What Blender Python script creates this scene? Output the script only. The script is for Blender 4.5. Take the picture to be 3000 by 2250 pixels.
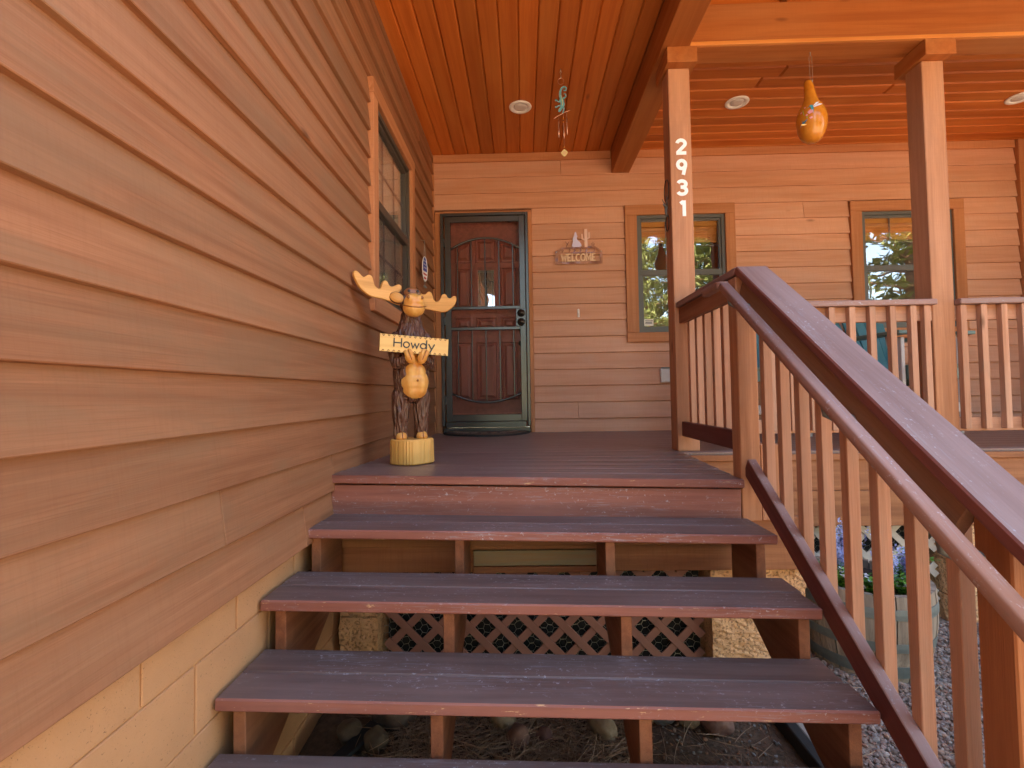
import bpy, bmesh, math, random
from mathutils import Vector, Matrix, Euler, noise
random.seed(7)
for o in list(bpy.data.objects): bpy.data.objects.remove(o)
SC = bpy.context.scene
COL = SC.collection
R = math.radians

# ---------------------------------------------------------------- camera, sky, sun
cam = bpy.data.cameras.new('camera'); camo = bpy.data.objects.new('camera', cam); COL.objects.link(camo)
YAW, PITCH, ROLL = 0.02253, 0.034, 0.016
fw = Vector((-math.sin(YAW)*math.cos(PITCH), math.cos(YAW)*math.cos(PITCH), math.sin(PITCH)))
rt = fw.cross(Vector((0, 0, 1))).normalized(); up = rt.cross(fw)
r2 = rt*math.cos(ROLL) - up*math.sin(ROLL); u2 = up*math.cos(ROLL) + rt*math.sin(ROLL)
m3 = Matrix((r2, u2, -fw)).transposed()
camo.matrix_world = Matrix.Translation((0, 0, 1.45)) @ m3.to_4x4()
cam.sensor_width = 36; cam.lens = 36*1065/2212; cam.shift_y = -0.0062
cam.clip_start = 0.05; cam.clip_end = 500
SC.camera = camo

SUN_EL, SUN_AZ = R(56), R(-8)      # sun stands behind the house, so the porch front is in shade
world = bpy.data.worlds.new('World'); SC.world = world; world.use_nodes = True
wn = world.node_tree.nodes; wl = world.node_tree.links
sky = wn.new('ShaderNodeTexSky'); sky.sky_type = 'NISHITA'; sky.sun_disc = False
sky.sun_elevation = SUN_EL; sky.sun_rotation = -SUN_AZ
sky.altitude = 1500; sky.dust_density = 1.4
wl.new(sky.outputs[0], wn['Background'].inputs[0]); wn['Background'].inputs[1].default_value = 0.15
sl = bpy.data.lights.new('sun', 'SUN'); slo = bpy.data.objects.new('sun', sl); COL.objects.link(slo)
sl.energy = 5.0; sl.angle = R(0.5); sl.color = (1.0, 0.93, 0.82)
sdir = Vector((-math.sin(SUN_AZ)*math.cos(SUN_EL), math.cos(SUN_AZ)*math.cos(SUN_EL), math.sin(SUN_EL)))
slo.rotation_euler = sdir.to_track_quat('Z', 'Y').to_euler(); slo.location = sdir*40
SC.view_settings.view_transform = 'Standard'; SC.view_settings.look = 'None'
SC.view_settings.gamma = 1; SC.view_settings.exposure = 3.42
SC.view_settings.use_white_balance = True; SC.view_settings.white_balance_temperature = 8350; SC.view_settings.white_balance_tint = 10
SC.view_settings.use_curve_mapping = False
SC.render.engine = 'CYCLES'
SC.cycles.max_bounces = 10; SC.cycles.diffuse_bounces = 5; SC.cycles.transparent_max_bounces = 12

# ---------------------------------------------------------------- materials
def sr(r, g, b):
    f = lambda c: (c/255/12.92 if c/255 <= .04045 else ((c/255+.055)/1.055)**2.4)
    return (f(r), f(g), f(b), 1)
class NT:
    def __init__(s, name):
        s.m = bpy.data.materials.new(name); s.m.use_nodes = True
        s.t = s.m.node_tree; s.n = s.t.nodes; s.l = s.t.links
        s.b = s.n['Principled BSDF']
    def add(s, kind, **kw):
        n = s.n.new('ShaderNode'+kind)
        for k, v in kw.items():
            if k.startswith('i_'):
                key = k[2:]; key = int(key) if key.isdigit() else key.replace('_', ' ')
                n.inputs[key].default_value = v
            else: setattr(n, k, v)
        return n
    def ln(s, a, b): s.l.new(a, b)
    def math(s, op, a, b=None, clamp=False):
        n = s.n.new('ShaderNodeMath'); n.operation = op; n.use_clamp = clamp
        for i, v in enumerate((a, b)):
            if v is None: continue
            if isinstance(v, (int, float)): n.inputs[i].default_value = v
            else: s.l.new(v, n.inputs[i])
        return n.outputs[0]
    def mix(s, fac, a, b, blend='MIX'):
        n = s.n.new('ShaderNodeMix'); n.data_type = 'RGBA'; n.blend_type = blend
        for idx, v in ((0, fac), (6, a), (7, b)):
            if isinstance(v, (int, float, tuple)): n.inputs[idx].default_value = v
            else: s.l.new(v, n.inputs[idx])
        return n.outputs[2]
    def ramp(s, src, lo, hi):
        n = s.n.new('ShaderNodeMapRange'); n.inputs[1].default_value = lo; n.inputs[2].default_value = hi
        s.l.new(src, n.inputs[0]); return n.outputs[0]
    def coords(s, scale=(1, 1, 1), jitter=True):
        tc = s.n.new('ShaderNodeTexCoord'); out = tc.outputs['Object']
        if jitter:
            oi = s.n.new('ShaderNodeObjectInfo'); v = s.n.new('ShaderNodeVectorMath'); v.operation = 'MULTIPLY_ADD'
            c = s.n.new('ShaderNodeCombineXYZ')
            for i in range(3): s.l.new(oi.outputs['Random'], c.inputs[i])
            s.l.new(c.outputs[0], v.inputs[0]); v.inputs[1].default_value = (31.7, 17.3, 23.9); s.l.new(out, v.inputs[2])
            out = v.outputs[0]
        mp = s.n.new('ShaderNodeMapping'); mp.inputs['Scale'].default_value = scale; s.l.new(out, mp.inputs[0])
        return mp.outputs[0]
    def noise(s, scale, sc=1.0, detail=4, rough=.55, jitter=True, dist=0):
        n = s.n.new('ShaderNodeTexNoise'); n.inputs['Scale'].default_value = sc; n.inputs['Detail'].default_value = detail
        n.inputs['Roughness'].default_value = rough; n.inputs['Distortion'].default_value = dist
        s.l.new(s.coords(scale, jitter), n.inputs['Vector']); return n.outputs['Fac']
    def bump(s, h, strength=.3, dist=.002):
        b = s.n.new('ShaderNodeBump'); b.inputs['Strength'].default_value = strength; b.inputs['Distance'].default_value = dist
        s.l.new(h, b.inputs['Height']); s.l.new(b.outputs[0], s.b.inputs['Normal'])
    def rnd(s):
        return s.n.new('ShaderNodeObjectInfo').outputs['Random']

def axs(axis, along, across):
    return {'x': (along, across, across), 'y': (across, along, across), 'z': (across, across, along)}[axis]

def wood(name, base, dark, rough=.6, axis='x', knots=0.0, var=.12, bump=.35, saw=0.0, spec=.35, light=None, fine=1.0, weather=None, wamt=.5):
    t = NT(name)
    g = t.noise(axs(axis, .9, 22), 1.0, 6, .6, dist=.6)
    f = t.noise(axs(axis, 4, 260), 1.0, 3, .6)
    big = t.noise(axs(axis, .8, 3.5), 1.0, 3)
    c = t.mix(t.math('MULTIPLY', t.ramp(g, .40, .66), .8), base, dark)
    c = t.mix(t.math('MULTIPLY', t.ramp(f, .48, .70), .55*fine), c, dark)
    lt = light or tuple(min(1, v*1.25) for v in base[:3])+(1,)
    c = t.mix(t.math('MULTIPLY', t.ramp(big, .45, .75), .6), c, lt)
    if weather:
        w1 = t.noise(axs(axis, 1.6, 5.5), 1.0, 5, .65, dist=.8)
        c = t.mix(t.math('MULTIPLY', t.ramp(w1, .46, .66), wamt), c, weather)
    h = t.math('ADD', t.math('MULTIPLY', f, .7), t.math('MULTIPLY', g, .6))
    if saw:
        s_ = t.noise(axs(axis, 130, 7), 1.0, 4, .7)
        c = t.mix(t.math('MULTIPLY', t.ramp(s_, .48, .70), .38*saw), c, dark)
        h = t.math('ADD', h, t.math('MULTIPLY', s_, .5*saw))
    if knots:
        v = t.add('TexVoronoi'); v.inputs['Scale'].default_value = 1.0
        t.ln(t.coords(axs(axis, 2.2, 6.5)), v.inputs['Vector'])
        k = t.math('SUBTRACT', 1.0, t.ramp(v.outputs['Distance'], .03, .13))
        sep = t.add('SeparateColor'); t.ln(v.outputs['Color'], sep.inputs[0])
        msk = t.math('LESS_THAN', sep.outputs[0], knots)
        kk = t.math('MULTIPLY', t.math('MULTIPLY', k, msk), .8)
        c = t.mix(kk, c, tuple(x*.45 for x in dark[:3])+(1,))
    hs = t.add('HueSaturation'); t.ln(c, hs.inputs['Color'])
    mr = t.add('MapRange'); t.ln(t.rnd(), mr.inputs[0]); mr.inputs[3].default_value = 1-var; mr.inputs[4].default_value = 1+var
    t.ln(mr.outputs[0], hs.inputs['Value'])
    t.ln(hs.outputs[0], t.b.inputs['Base Color'])
    rr = t.add('MapRange'); t.ln(g, rr.inputs[0]); rr.inputs[3].default_value = max(.05, rough-.12); rr.inputs[4].default_value = min(1, rough+.15)
    t.ln(rr.outputs[0], t.b.inputs['Roughness'])
    t.b.inputs['Specular IOR Level'].default_value = spec
    t.bump(h, bump, .0025)
    return t.m

def plain(name, col, rough=.5, metal=0, spec=.5, nz=.0, nscale=30, bump=0):
    t = NT(name)
    if nz:
        n = t.noise((nscale,)*3, 1.0, 5, .6)
        t.ln(t.mix(t.math('MULTIPLY', t.ramp(n, .35, .7), nz), col, tuple(c*.35 for c in col[:3])+(1,)), t.b.inputs['Base Color'])
        if bump: t.bump(n, bump, .004)
    else: t.b.inputs['Base Color'].default_value = col
    t.b.inputs['Roughness'].default_value = rough; t.b.inputs['Metallic'].default_value = metal
    t.b.inputs['Specular IOR Level'].default_value = spec
    return t.m

M = {}
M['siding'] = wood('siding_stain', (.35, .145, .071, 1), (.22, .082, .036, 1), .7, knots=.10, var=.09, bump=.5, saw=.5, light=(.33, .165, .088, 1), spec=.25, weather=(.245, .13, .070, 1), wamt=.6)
M['siding2'] = wood('siding_stain_lit_copy', (.64, .335, .22, 1), (.51, .235, .135, 1), .62, knots=.25, var=.06, bump=.5, saw=.8, light=(.66, .38, .27, 1), spec=.3, weather=(.55, .315, .22, 1), wamt=.6)  # lighter copy of the siding stain; back wall light put into the colour
M['trim'] = wood('trim_stain', (.52, .225, .11, 1), (.38, .14, .06, 1), .65, knots=.08, var=.07, bump=.5, saw=1.0, spec=.25)
M['ceiling'] = wood('ceiling_stain', (.52, .140, .030, 1), (.39, .088, .017, 1), .5, knots=.36, var=.20, bump=.3, light=(.55, .195, .05, 1), spec=.35)
M['beam'] = wood('beam_stain', (.42, .135, .040, 1), (.31, .088, .024, 1), .6, knots=.40, var=.06, bump=.6, saw=.45, light=(.43, .185, .075, 1), spec=.25)
M['post'] = wood('post_stain', (.50, .225, .115, 1), (.31, .12, .055, 1), .65, knots=.32, var=.05, bump=.6, saw=.25, light=(.56, .30, .19, 1), spec=.25, weather=(.34, .16, .09, 1), wamt=.5)
M['baluster'] = wood('baluster_stain', (.54, .275, .175, 1), (.34, .15, .082, 1), .65, knots=.05, var=.10, bump=.7, light=(.60, .36, .26, 1), spec=.25, weather=(.37, .22, .15, 1), wamt=.55)
M['stringer'] = wood('stringer_stain', (.27, .095, .045, 1), (.14, .042, .02, 1), .55, knots=.1, var=.08, bump=.5, saw=.6, light=(.34, .15, .08, 1))
M['header'] = wood('header_stain', (.38, .15, .065, 1), (.21, .07, .03, 1), .6, knots=.12, var=.08, bump=.5, saw=.8)
M['treated'] = wood('treated_lumber', (.23, .20, .12, 1), (.30, .15, .06, 1), .7, knots=.2, var=.05)
M['door'] = wood('door_mahogany', (.36, .105, .072, 1), (.22, .056, .038, 1), .42, axis='z', var=.02, bump=.25, spec=.5)
M['yellow'] = wood('carved_pine', (.76, .42, .12, 1), (.50, .21, .045, 1), .33, axis='z', var=.0, bump=.5, spec=.5, fine=.6)
M['antler'] = wood('antler_pine', (.74, .38, .12, 1), (.42, .17, .04, 1), .45, axis='x', var=.0, bump=.3, fine=.8)
M['signpine'] = wood('sign_pine', (.86, .55, .21, 1), (.76, .42, .14, 1), .42, axis='x', var=.0, bump=.15, fine=.4)
M['burnt'] = plain('scorched_wood', (.30, .10, .02, 1), .45, nz=.6, nscale=60)
M['stave'] = wood('weathered_oak', (.36, .28, .215, 1), (.15, .11, .085, 1), .85, axis='z', var=.14, bump=.8, light=(.36, .30, .25, 1), spec=.15)

def painted(name, base, dark, fleck, rough, nose=False):
    """worn deck paint: grain telegraphs through, pale scuffs and dust along the boards"""
    t = NT(name)
    g = t.noise((1.2, 30, 30), 1, 6, .6, dist=.5)
    c = t.mix(t.ramp(g, .35, .7), base, dark)
    big = t.noise((1.6, 3.5, 3.5), 1, 4)
    c = t.mix(t.math('MULTIPLY', t.ramp(big, .42, .72), .45), c, fleck)
    s1 = t.noise((9, 150, 150), 1, 4, .7)
    s2 = t.noise((55, 75, 75), 1, 5, .75)
    patch = t.ramp(t.noise((2.2, 5, 5), 1, 3), .40, .60)
    c = t.mix(t.math('MULTIPLY', t.math('MULTIPLY', t.ramp(s1, .545, .64), patch), .55), c, (.30, .27, .30, 1))
    c = t.mix(t.math('MULTIPLY', t.math('MULTIPLY', t.ramp(s2, .60, .655), patch), .85), c, (.46, .45, .50, 1))
    if nose:
        chip = t.noise((14, 90, 90), 1, 4, .7)
        c = t.mix(t.math('MULTIPLY', t.ramp(chip, .645, .68), .9), c, (.60, .36, .20, 1))
    hs = t.add('HueSaturation'); t.ln(c, hs.inputs['Color'])
    mr = t.add('MapRange'); t.ln(t.rnd(), mr.inputs[0]); mr.inputs[3].default_value = .9; mr.inputs[4].default_value = 1.1
    t.ln(mr.outputs[0], hs.inputs['Value']); t.ln(hs.outputs[0], t.b.inputs['Base Color'])
    rr = t.add('MapRange'); t.ln(s1, rr.inputs[0]); rr.inputs[3].default_value = rough-.12; rr.inputs[4].default_value = rough+.22
    t.ln(rr.outputs[0], t.b.inputs['Roughness'])
    t.bump(t.math('ADD', g, t.math('MULTIPLY', s1, .5)), .35, .002)
    return t.m
M['tread'] = painted('tread_paint', (.175, .103, .088, 1), (.098, .056, .048, 1), (.225, .165, .155, 1), .45)
M['nose'] = painted('nose_paint', (.30, .105, .075, 1), (.19, .058, .042, 1), (.33, .15, .125, 1), .6, True)
M['riser'] = painted('riser_paint', (.30, .105, .075, 1), (.17, .055, .042, 1), (.33, .15, .125, 1), .6)
M['deck'] = painted('deck_paint', (.235, .142, .122, 1), (.15, .086, .072, 1), (.29, .20, .18, 1), .32)
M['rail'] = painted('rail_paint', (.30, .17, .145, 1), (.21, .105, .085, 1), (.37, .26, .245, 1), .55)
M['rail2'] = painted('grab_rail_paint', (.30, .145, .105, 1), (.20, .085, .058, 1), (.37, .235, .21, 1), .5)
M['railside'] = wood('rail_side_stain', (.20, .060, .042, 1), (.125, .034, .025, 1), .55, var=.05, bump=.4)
M['apron'] = wood('apron_stain', (.30, .15, .085, 1), (.19, .085, .045, 1), .6, var=.0, bump=.4)
M['grab'] = wood('grab_rail_stain', (.31, .135, .085, 1), (.18, .068, .04, 1), .5, var=.0, bump=.6, light=(.36, .20, .16, 1), weather=(.36, .24, .22, 1), wamt=.6)
M['darkrail'] = wood('dark_rail_stain', (.135, .035, .028, 1), (.085, .02, .018, 1), .5, var=.05, bump=.4)

M['lattice'] = plain('lattice_paint', (.34, .15, .115, 1), .6, nz=.25, nscale=14)
M['lattice2'] = plain('lattice_bare', (.52, .46, .40, 1), .7, nz=.2, nscale=14)
M['wire'] = plain('galvanised_wire', (.42, .40, .36, 1), .45, .8)
M['blackmetal'] = plain('bronze_steel', (.085, .090, .095, 1), .27, .55, .7, nz=.15, nscale=8)
M['frame'] = plain('window_frame_paint', (.115, .115, .112, 1), .42, .1, .5, nz=.1, nscale=12)
M['frame2'] = plain('window_frame_bronze', (.075, .058, .045, 1), .42, .1)
M['muntin'] = plain('muntin_grey', (.17, .17, .17, 1), .5)
M['knob'] = plain('oil_rubbed_knob', (.05, .042, .036, 1), .28, .8)
M['steel'] = plain('zinc_screw', (.5, .47, .42, 1), .35, .9)
M['white'] = plain('white_plastic', (.80, .78, .75, 1), .4)
M['lens'] = plain('light_lens', (.62, .58, .56, 1), .35)
M['number'] = plain('white_number', (.86, .86, .86, 1), .45)
M['ink'] = plain('dark_ink', (.018, .022, .03, 1), .5)
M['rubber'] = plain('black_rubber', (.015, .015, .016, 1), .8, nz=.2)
M['mat'] = plain('sill_mat', (.10, .065, .05, 1), .85, nz=.6, nscale=60, bump=.8)
M['black'] = plain('dark_interior', (.03, .024, .02, 1), .9)
M['interior'] = plain('room_wall', (.30, .24, .19, 1), .9)
M['blind'] = wood('wood_blind', (.78, .38, .11, 1), (.62, .26, .06, 1), .5, var=.06, bump=.1)
M['copper'] = None
t = NT('flame_copper'); n1 = t.noise((9, 9, 9), 1, 3); n2 = t.noise((14, 5, 11), 1, 3)
c = t.mix(t.ramp(n1, .35, .65), (.16, .05, .03, 1), (.50, .22, .13, 1)); c = t.mix(t.math('MULTIPLY', t.ramp(n2, .5, .75), .7), c, (.40, .33, .50, 1))
t.ln(c, t.b.inputs['Base Color']); t.b.inputs['Metallic'].default_value = .55; t.b.inputs['Roughness'].default_value = .35; M['copper'] = t.m
M['violet'] = plain('heat_violet_metal', (.60, .52, .66, 1), .35, .5)
M['pinkmetal'] = plain('pink_metal', (.80, .50, .38, 1), .35, .5)
M['turq'] = plain('turquoise_enamel', (.13, .42, .52, 1), .4, .1, nz=.15, nscale=50)
M['yel'] = plain('pale_yellow_enamel', (.68, .60, .28, 1), .45)
M['tubemetal'] = plain('copper_tube', (.66, .40, .32, 1), .3, .7)
M['string'] = plain('grey_cord', (.30, .24, .20, 1), .8)
M['gourd'] = None
t = NT('varnished_gourd'); n1 = t.noise((7, 7, 9), 1, 4); n2 = t.noise((30, 30, 30), 1, 4)
c = t.mix(t.ramp(n1, .35, .7), (.52, .165, .018, 1), (.62, .25, .04, 1)); c = t.mix(t.math('MULTIPLY', t.ramp(n2, .55, .75), .5), c, (.34, .10, .012, 1))
t.ln(c, t.b.inputs['Base Color']); t.b.inputs['Roughness'].default_value = .16; t.bump(n1, .3, .01); M['gourd'] = t.m
M['birdblue'] = plain('bird_teal_paint', (.03, .34, .42, 1), .4)
M['birdwhite'] = plain('bird_wing_paint', (.72, .70, .78, 1), .4)
M['pink'] = plain('blossom_paint', (.72, .30, .36, 1), .4)
M['leafpaint'] = plain('leaf_paint', (.25, .42, .10, 1), .4)
M['teal'] = plain('teal_recycled_plastic', (.035, .185, .235, 1), .5, nz=.15, nscale=70, bump=.15)
M['sage'] = plain('sage_arm_plastic', (.12, .20, .18, 1), .45, nz=.12, nscale=60)
M['greyplastic'] = plain('pale_plastic', (.58, .55, .54, 1), .5, nz=.1)
M['red'] = plain('flag_red', (.55, .03, .03, 1), .4); M['blue'] = plain('flag_blue', (.03, .05, .32, 1), .4); M['flagwhite'] = plain('flag_white', (.8, .78, .78, 1), .4)
M['hoop'] = plain('galvanised_hoop', (.20, .23, .225, 1), .55, .55, nz=.45, nscale=9)
M['soil'] = plain('dark_soil', (.035, .024, .018, 1), .95, nz=.6, nscale=40, bump=1)
M['stem'] = plain('leaf_green', (.075, .24, .035, 1), .55, nz=.3, nscale=60)
M['leaf2'] = plain('leaf_lime', (.16, .38, .05, 1), .5, nz=.3, nscale=60)
M['lav'] = plain('lavender_petal', (.46, .52, .86, 1), .7, nz=.3, nscale=60)
M['lavs'] = plain('lavender_stem', (.24, .52, .54, 1), .7, nz=.3, nscale=60)
M['petal'] = plain('white_petal', (.72, .72, .78, 1), .6)
M['needle'] = plain('dry_pine_needle', (.33, .19, .115, 1), .7, nz=.35, nscale=30)
M['pine'] = plain('pine_foliage', (.17, .20, .055, 1), .6, nz=.5, nscale=2)
M['bark'] = plain('pine_bark', (.19, .09, .05, 1), .9, nz=.6, nscale=6, bump=1)
M['shingle'] = plain('roof_shingle', (.12, .08, .06, 1), .9, nz=.4, nscale=10)
M['paver'] = plain('grey_paver', (.34, .29, .25, 1), .9, nz=.35, nscale=80, bump=.6)
M['fur'] = None
t = NT('carved_dark_fur'); v = t.add('TexVoronoi'); v.inputs['Scale'].default_value = 1; t.ln(t.coords((70, 70, 17), False), v.inputs['Vector'])
n1 = t.noise((60, 60, 12), 1, 4, .6, False)
c = t.mix(t.ramp(n1, .35, .7), (.075, .028, .018, 1), (.165, .070, .046, 1)); t.ln(c, t.b.inputs['Base Color'])
t.b.inputs['Roughness'].default_value = .26
t.bump(t.math('ADD', v.outputs['Distance'], t.math('MULTIPLY', n1, .8)), 1.0, .012); M['fur'] = t.m
M['tan'] = None
t = NT('varnished_tan_wood'); n1 = t.noise((30, 30, 6), 1, 5, .6, False); n2 = t.noise((9, 9, 9), 1, 3, .5, False)
c = t.mix(t.ramp(n1, .4, .7), (.82, .44, .13, 1), (.62, .26, .055, 1)); c = t.mix(t.math('MULTIPLY', t.ramp(n2, .48, .66), .7), c, (.66, .22, .035, 1))
t.ln(c, t.b.inputs['Base Color']); t.b.inputs['Roughness'].default_value = .28; t.bump(n1, .15, .003); M['tan'] = t.m

# painted concrete block
def masonry(name, base, pit, rough=.9, pits=.66, scale=55, bumps=.5, big=6):
    t = NT(name); n = t.noise((scale,)*3, 1, 4, .7); b = t.noise((big,)*3, 1, 3)
    c = t.mix(t.math('MULTIPLY', t.ramp(b, .35, .7), .4), base, tuple(x*.75 for x in base[:3])+(1,))
    c = t.mix(t.math('MULTIPLY', t.ramp(n, pits, pits+.05), .75), c, pit)
    t.ln(c, t.b.inputs['Base Color']); t.b.inputs['Roughness'].default_value = rough
    f = t.noise((160,)*3, 1, 3)
    t.bump(t.math('SUBTRACT', f, t.math('MULTIPLY', t.ramp(n, pits, pits+.05), 1.5)), bumps, .003)
    return t.m
M['cmu'] = masonry('tan_block_paint', (.56, .275, .125, 1), (.13, .065, .03, 1), pits=.63, scale=150)
M['mortar'] = masonry('tan_mortar_paint', (.60, .30, .125, 1), (.3, .15, .05, 1), pits=.75)
M['split'] = masonry('split_face_block', (.78, .43, .215, 1), (.40, .20, .09, 1), pits=.54, scale=85, bumps=1.0, big=14)
# ground and pebbles
t = NT('gravel_earth'); n1 = t.noise((60,)*3, 1, 5, .7, False); n2 = t.noise((.5,)*3, 1, 4, .5, False)
c = t.mix(t.ramp(n1, .35, .65), (.20, .14, .10, 1), (.40, .29, .22, 1)); c = t.mix(t.math('MULTIPLY', t.ramp(n2, .4, .65), .5), c, (.42, .29, .20, 1))
t.ln(c, t.b.inputs['Base Color']); t.b.inputs['Roughness'].default_value = .95; t.bump(n1, 1, .01); M['ground'] = t.m
t = NT('dark_bed_soil'); n1 = t.noise((35,)*3, 1, 6, .7, False)
c = t.mix(t.ramp(n1, .3, .7), (.07, .04, .024, 1), (.19, .105, .062, 1)); t.ln(c, t.b.inputs['Base Color']); t.b.inputs['Roughness'].default_value = .95; t.bump(n1, 1, .02); M['bed'] = t.m
def stony(name):
    t = NT(name); at = t.add('Attribute'); at.attribute_name = 'tint'; n1 = t.noise((90,)*3, 1, 3, .6, False)
    c = t.mix(t.math('MULTIPLY', n1, .5), at.outputs['Color'], (.16, .11, .09, 1)); t.ln(c, t.b.inputs['Base Color']); t.b.inputs['Roughness'].default_value = .85; return t.m
M['pebble'] = stony('gravel_stone')
def rockmat(name, a, b):
    t = NT(name); n1 = t.noise((9,)*3, 1, 5, .6); n2 = t.noise((60,)*3, 1, 4, .7)
    c = t.mix(t.ramp(n1, .35, .65), a, b); c = t.mix(t.math('MULTIPLY', t.ramp(n2, .5, .75), .4), c, tuple(x*.4 for x in b[:3])+(1,))
    t.ln(c, t.b.inputs['Base Color']); t.b.inputs['Roughness'].default_value = .8; t.bump(n2, .5, .004); return t.m
M['rock_tan'] = rockmat('tan_cobble', (.30, .20, .115, 1), (.22, .15, .09, 1))
M['rock_dim'] = rockmat('dim_tan_cobble', (.15, .10, .06, 1), (.11, .075, .048, 1))
M['rock_grey'] = rockmat('grey_cobble', (.20, .20, .20, 1), (.13, .13, .135, 1))
M['rock_red'] = rockmat('red_cobble', (.22, .105, .07, 1), (.14, .06, .045, 1))
M['rock_brown'] = rockmat('brown_cobble', (.17, .105, .07, 1), (.12, .08, .06, 1))
# glass
def glassmat(name, refl=.16, tint=(1, 1, 1, 1), ior=1.6):
    t = NT(name); t.n.remove(t.b)
    gl = t.add('BsdfGlossy'); gl.inputs['Roughness'].default_value = .0; gl.inputs['Color'].default_value = (.95, .97, 1, 1)
    tr = t.add('BsdfTransparent'); tr.inputs['Color'].default_value = tint
    lw = t.add('LayerWeight'); lw.inputs['Blend'].default_value = .5; fres = t.math('MULTIPLY', t.math('POWER', lw.outputs['Facing'], 4.0), .7)
    nz = t.noise((2.2, 2.2, 2.2), 1, 2); bp = t.add('Bump'); bp.inputs['Strength'].default_value = .12; bp.inputs['Distance'].default_value = .02; t.ln(nz, bp.inputs['Height'])
    t.ln(bp.outputs[0], gl.inputs['Normal'])
    mx = t.add('MixShader'); t.ln(t.math('ADD', fres, refl, True), mx.inputs[0]); t.ln(tr.outputs[0], mx.inputs[1]); t.ln(gl.outputs[0], mx.inputs[2])
    t.ln(mx.outputs[0], t.n['Material Output'].inputs['Surface']); return t.m
M['glass'] = glassmat('window_glass', .145, (.94, .94, .94, 1))
M['doorglass'] = glassmat('leaded_glass', .48, (.6, .6, .6, 1))
t = NT('insect_screen'); t.n.remove(t.b)
df = t.add('BsdfDiffuse'); df.inputs['Color'].default_value = (.035, .033, .032, 1); tr = t.add('BsdfTransparent'); mx = t.add('MixShader'); mx.inputs[0].default_value = .12
t.ln(tr.outputs[0], mx.inputs[1]); t.ln(df.outputs[0], mx.inputs[2]); t.ln(mx.outputs[0], t.n['Material Output'].inputs['Surface']); M['screen'] = t.m

# ---------------------------------------------------------------- mesh helpers
WM = {}                                     # world matrix of every object placed so far
def put(o, W, parent=None):
    COL.objects.link(o)
    if parent is not None:
        o.parent = parent; o.matrix_parent_inverse = WM[parent.name].inverted()
    o.matrix_basis = W; WM[o.name] = W
    return o
def T(x, y, z): return Matrix.Translation((x, y, z))
def thing(name, label, cat, loc=(0, 0, 0), rotz=0, group=None):
    o = bpy.data.objects.new(name, None); o.empty_display_size = .05
    put(o, T(*loc) @ Matrix.Rotation(rotz, 4, 'Z'))
    o['label'] = label; o['category'] = cat
    if group: o['group'] = group
    return o
def tag(o, label, cat, group=None):
    o['label'] = label; o['category'] = cat
    if group: o['group'] = group
    return o
def mobj(name, bm, mat, parent=None, W=None, smooth=False):
    me = bpy.data.meshes.new(name); bm.normal_update(); bm.to_mesh(me); bm.free()
    for m in (mat if isinstance(mat, (list, tuple)) else [mat]): me.materials.append(m)
    if smooth:
        for p in me.polygons: p.use_smooth = True
    return put(bpy.data.objects.new(name, me), W or Matrix(), parent)
def bake(o):
    """replace the object's mesh by its modified mesh"""
    bpy.context.view_layer.update()
    dg = bpy.context.evaluated_depsgraph_get(); me = bpy.data.meshes.new_from_object(o.evaluated_get(dg))
    o.modifiers.clear(); o.data = me
    return o
BOXC = {}
def boxmesh(L, Wd, Th, mats, bev, nose=None):
    key = (round(L, 4), round(Wd, 4), round(Th, 4), tuple(m.name for m in mats), round(bev, 4), nose)
    if key in BOXC: return BOXC[key]
    bm = bmesh.new(); bmesh.ops.create_cube(bm, size=1)
    bmesh.ops.scale(bm, vec=(L, Wd, Th), verts=bm.verts)
    if bev: bmesh.ops.bevel(bm, geom=list(bm.edges), offset=min(bev, L*.3, Wd*.3, Th*.3), segments=1, affect='EDGES')
    bm.normal_update()
    if nose:
        for f in bm.faces:
            if f.normal.dot(Vector(nose)) > .6: f.material_index = 1
    me = bpy.data.meshes.new('board'); bm.to_mesh(me); bm.free()
    for m in mats: me.materials.append(m)
    BOXC[key] = me; return me
def board(name, L, Wd, Th, W, mat, parent=None, bev=.002, nose=None):
    mats = mat if isinstance(mat, (list, tuple)) else [mat]
    return put(bpy.data.objects.new(name, boxmesh(L, Wd, Th, mats, bev, nose)), W, parent)
def fr(origin, xa, ya):
    xa = Vector(xa).normalized(); ya = Vector(ya); ya = (ya - xa*ya.dot(xa)).normalized(); za = xa.cross(ya)
    m = Matrix((xa, ya, za)).transposed().to_4x4(); m.translation = Vector(origin); return m
def span(name, p0, p1, side, Wd, Th, mat, parent=None, bev=.002, nose=None):
    """a plank from p0 to p1 (centre line); side = direction of its width"""
    p0, p1 = Vector(p0), Vector(p1)
    return board(name, (p1-p0).length, Wd, Th, fr((p0+p1)/2, p1-p0, side), mat, parent, bev, nose)
def bb(name, x0, x1, y0, y1, z0, z1, mat, parent=None, bev=.002, along=None):
    """axis aligned box; local X follows its longest side so the grain does too"""
    d = (x1-x0, y1-y0, z1-z0); a = along if along is not None else max(range(3), key=lambda i: d[i])
    ax = [Vector((1, 0, 0)), Vector((0, 1, 0)), Vector((0, 0, 1))]
    rest = [i for i in range(3) if i != a]; b_ = rest[0] if d[rest[0]] >= d[rest[1]] else rest[1]; c_ = [i for i in rest if i != b_][0]
    return board(name, d[a], d[b_], d[c_], fr(((x0+x1)/2, (y0+y1)/2, (z0+z1)/2), ax[a], ax[b_]), mat, parent, bev)
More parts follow.
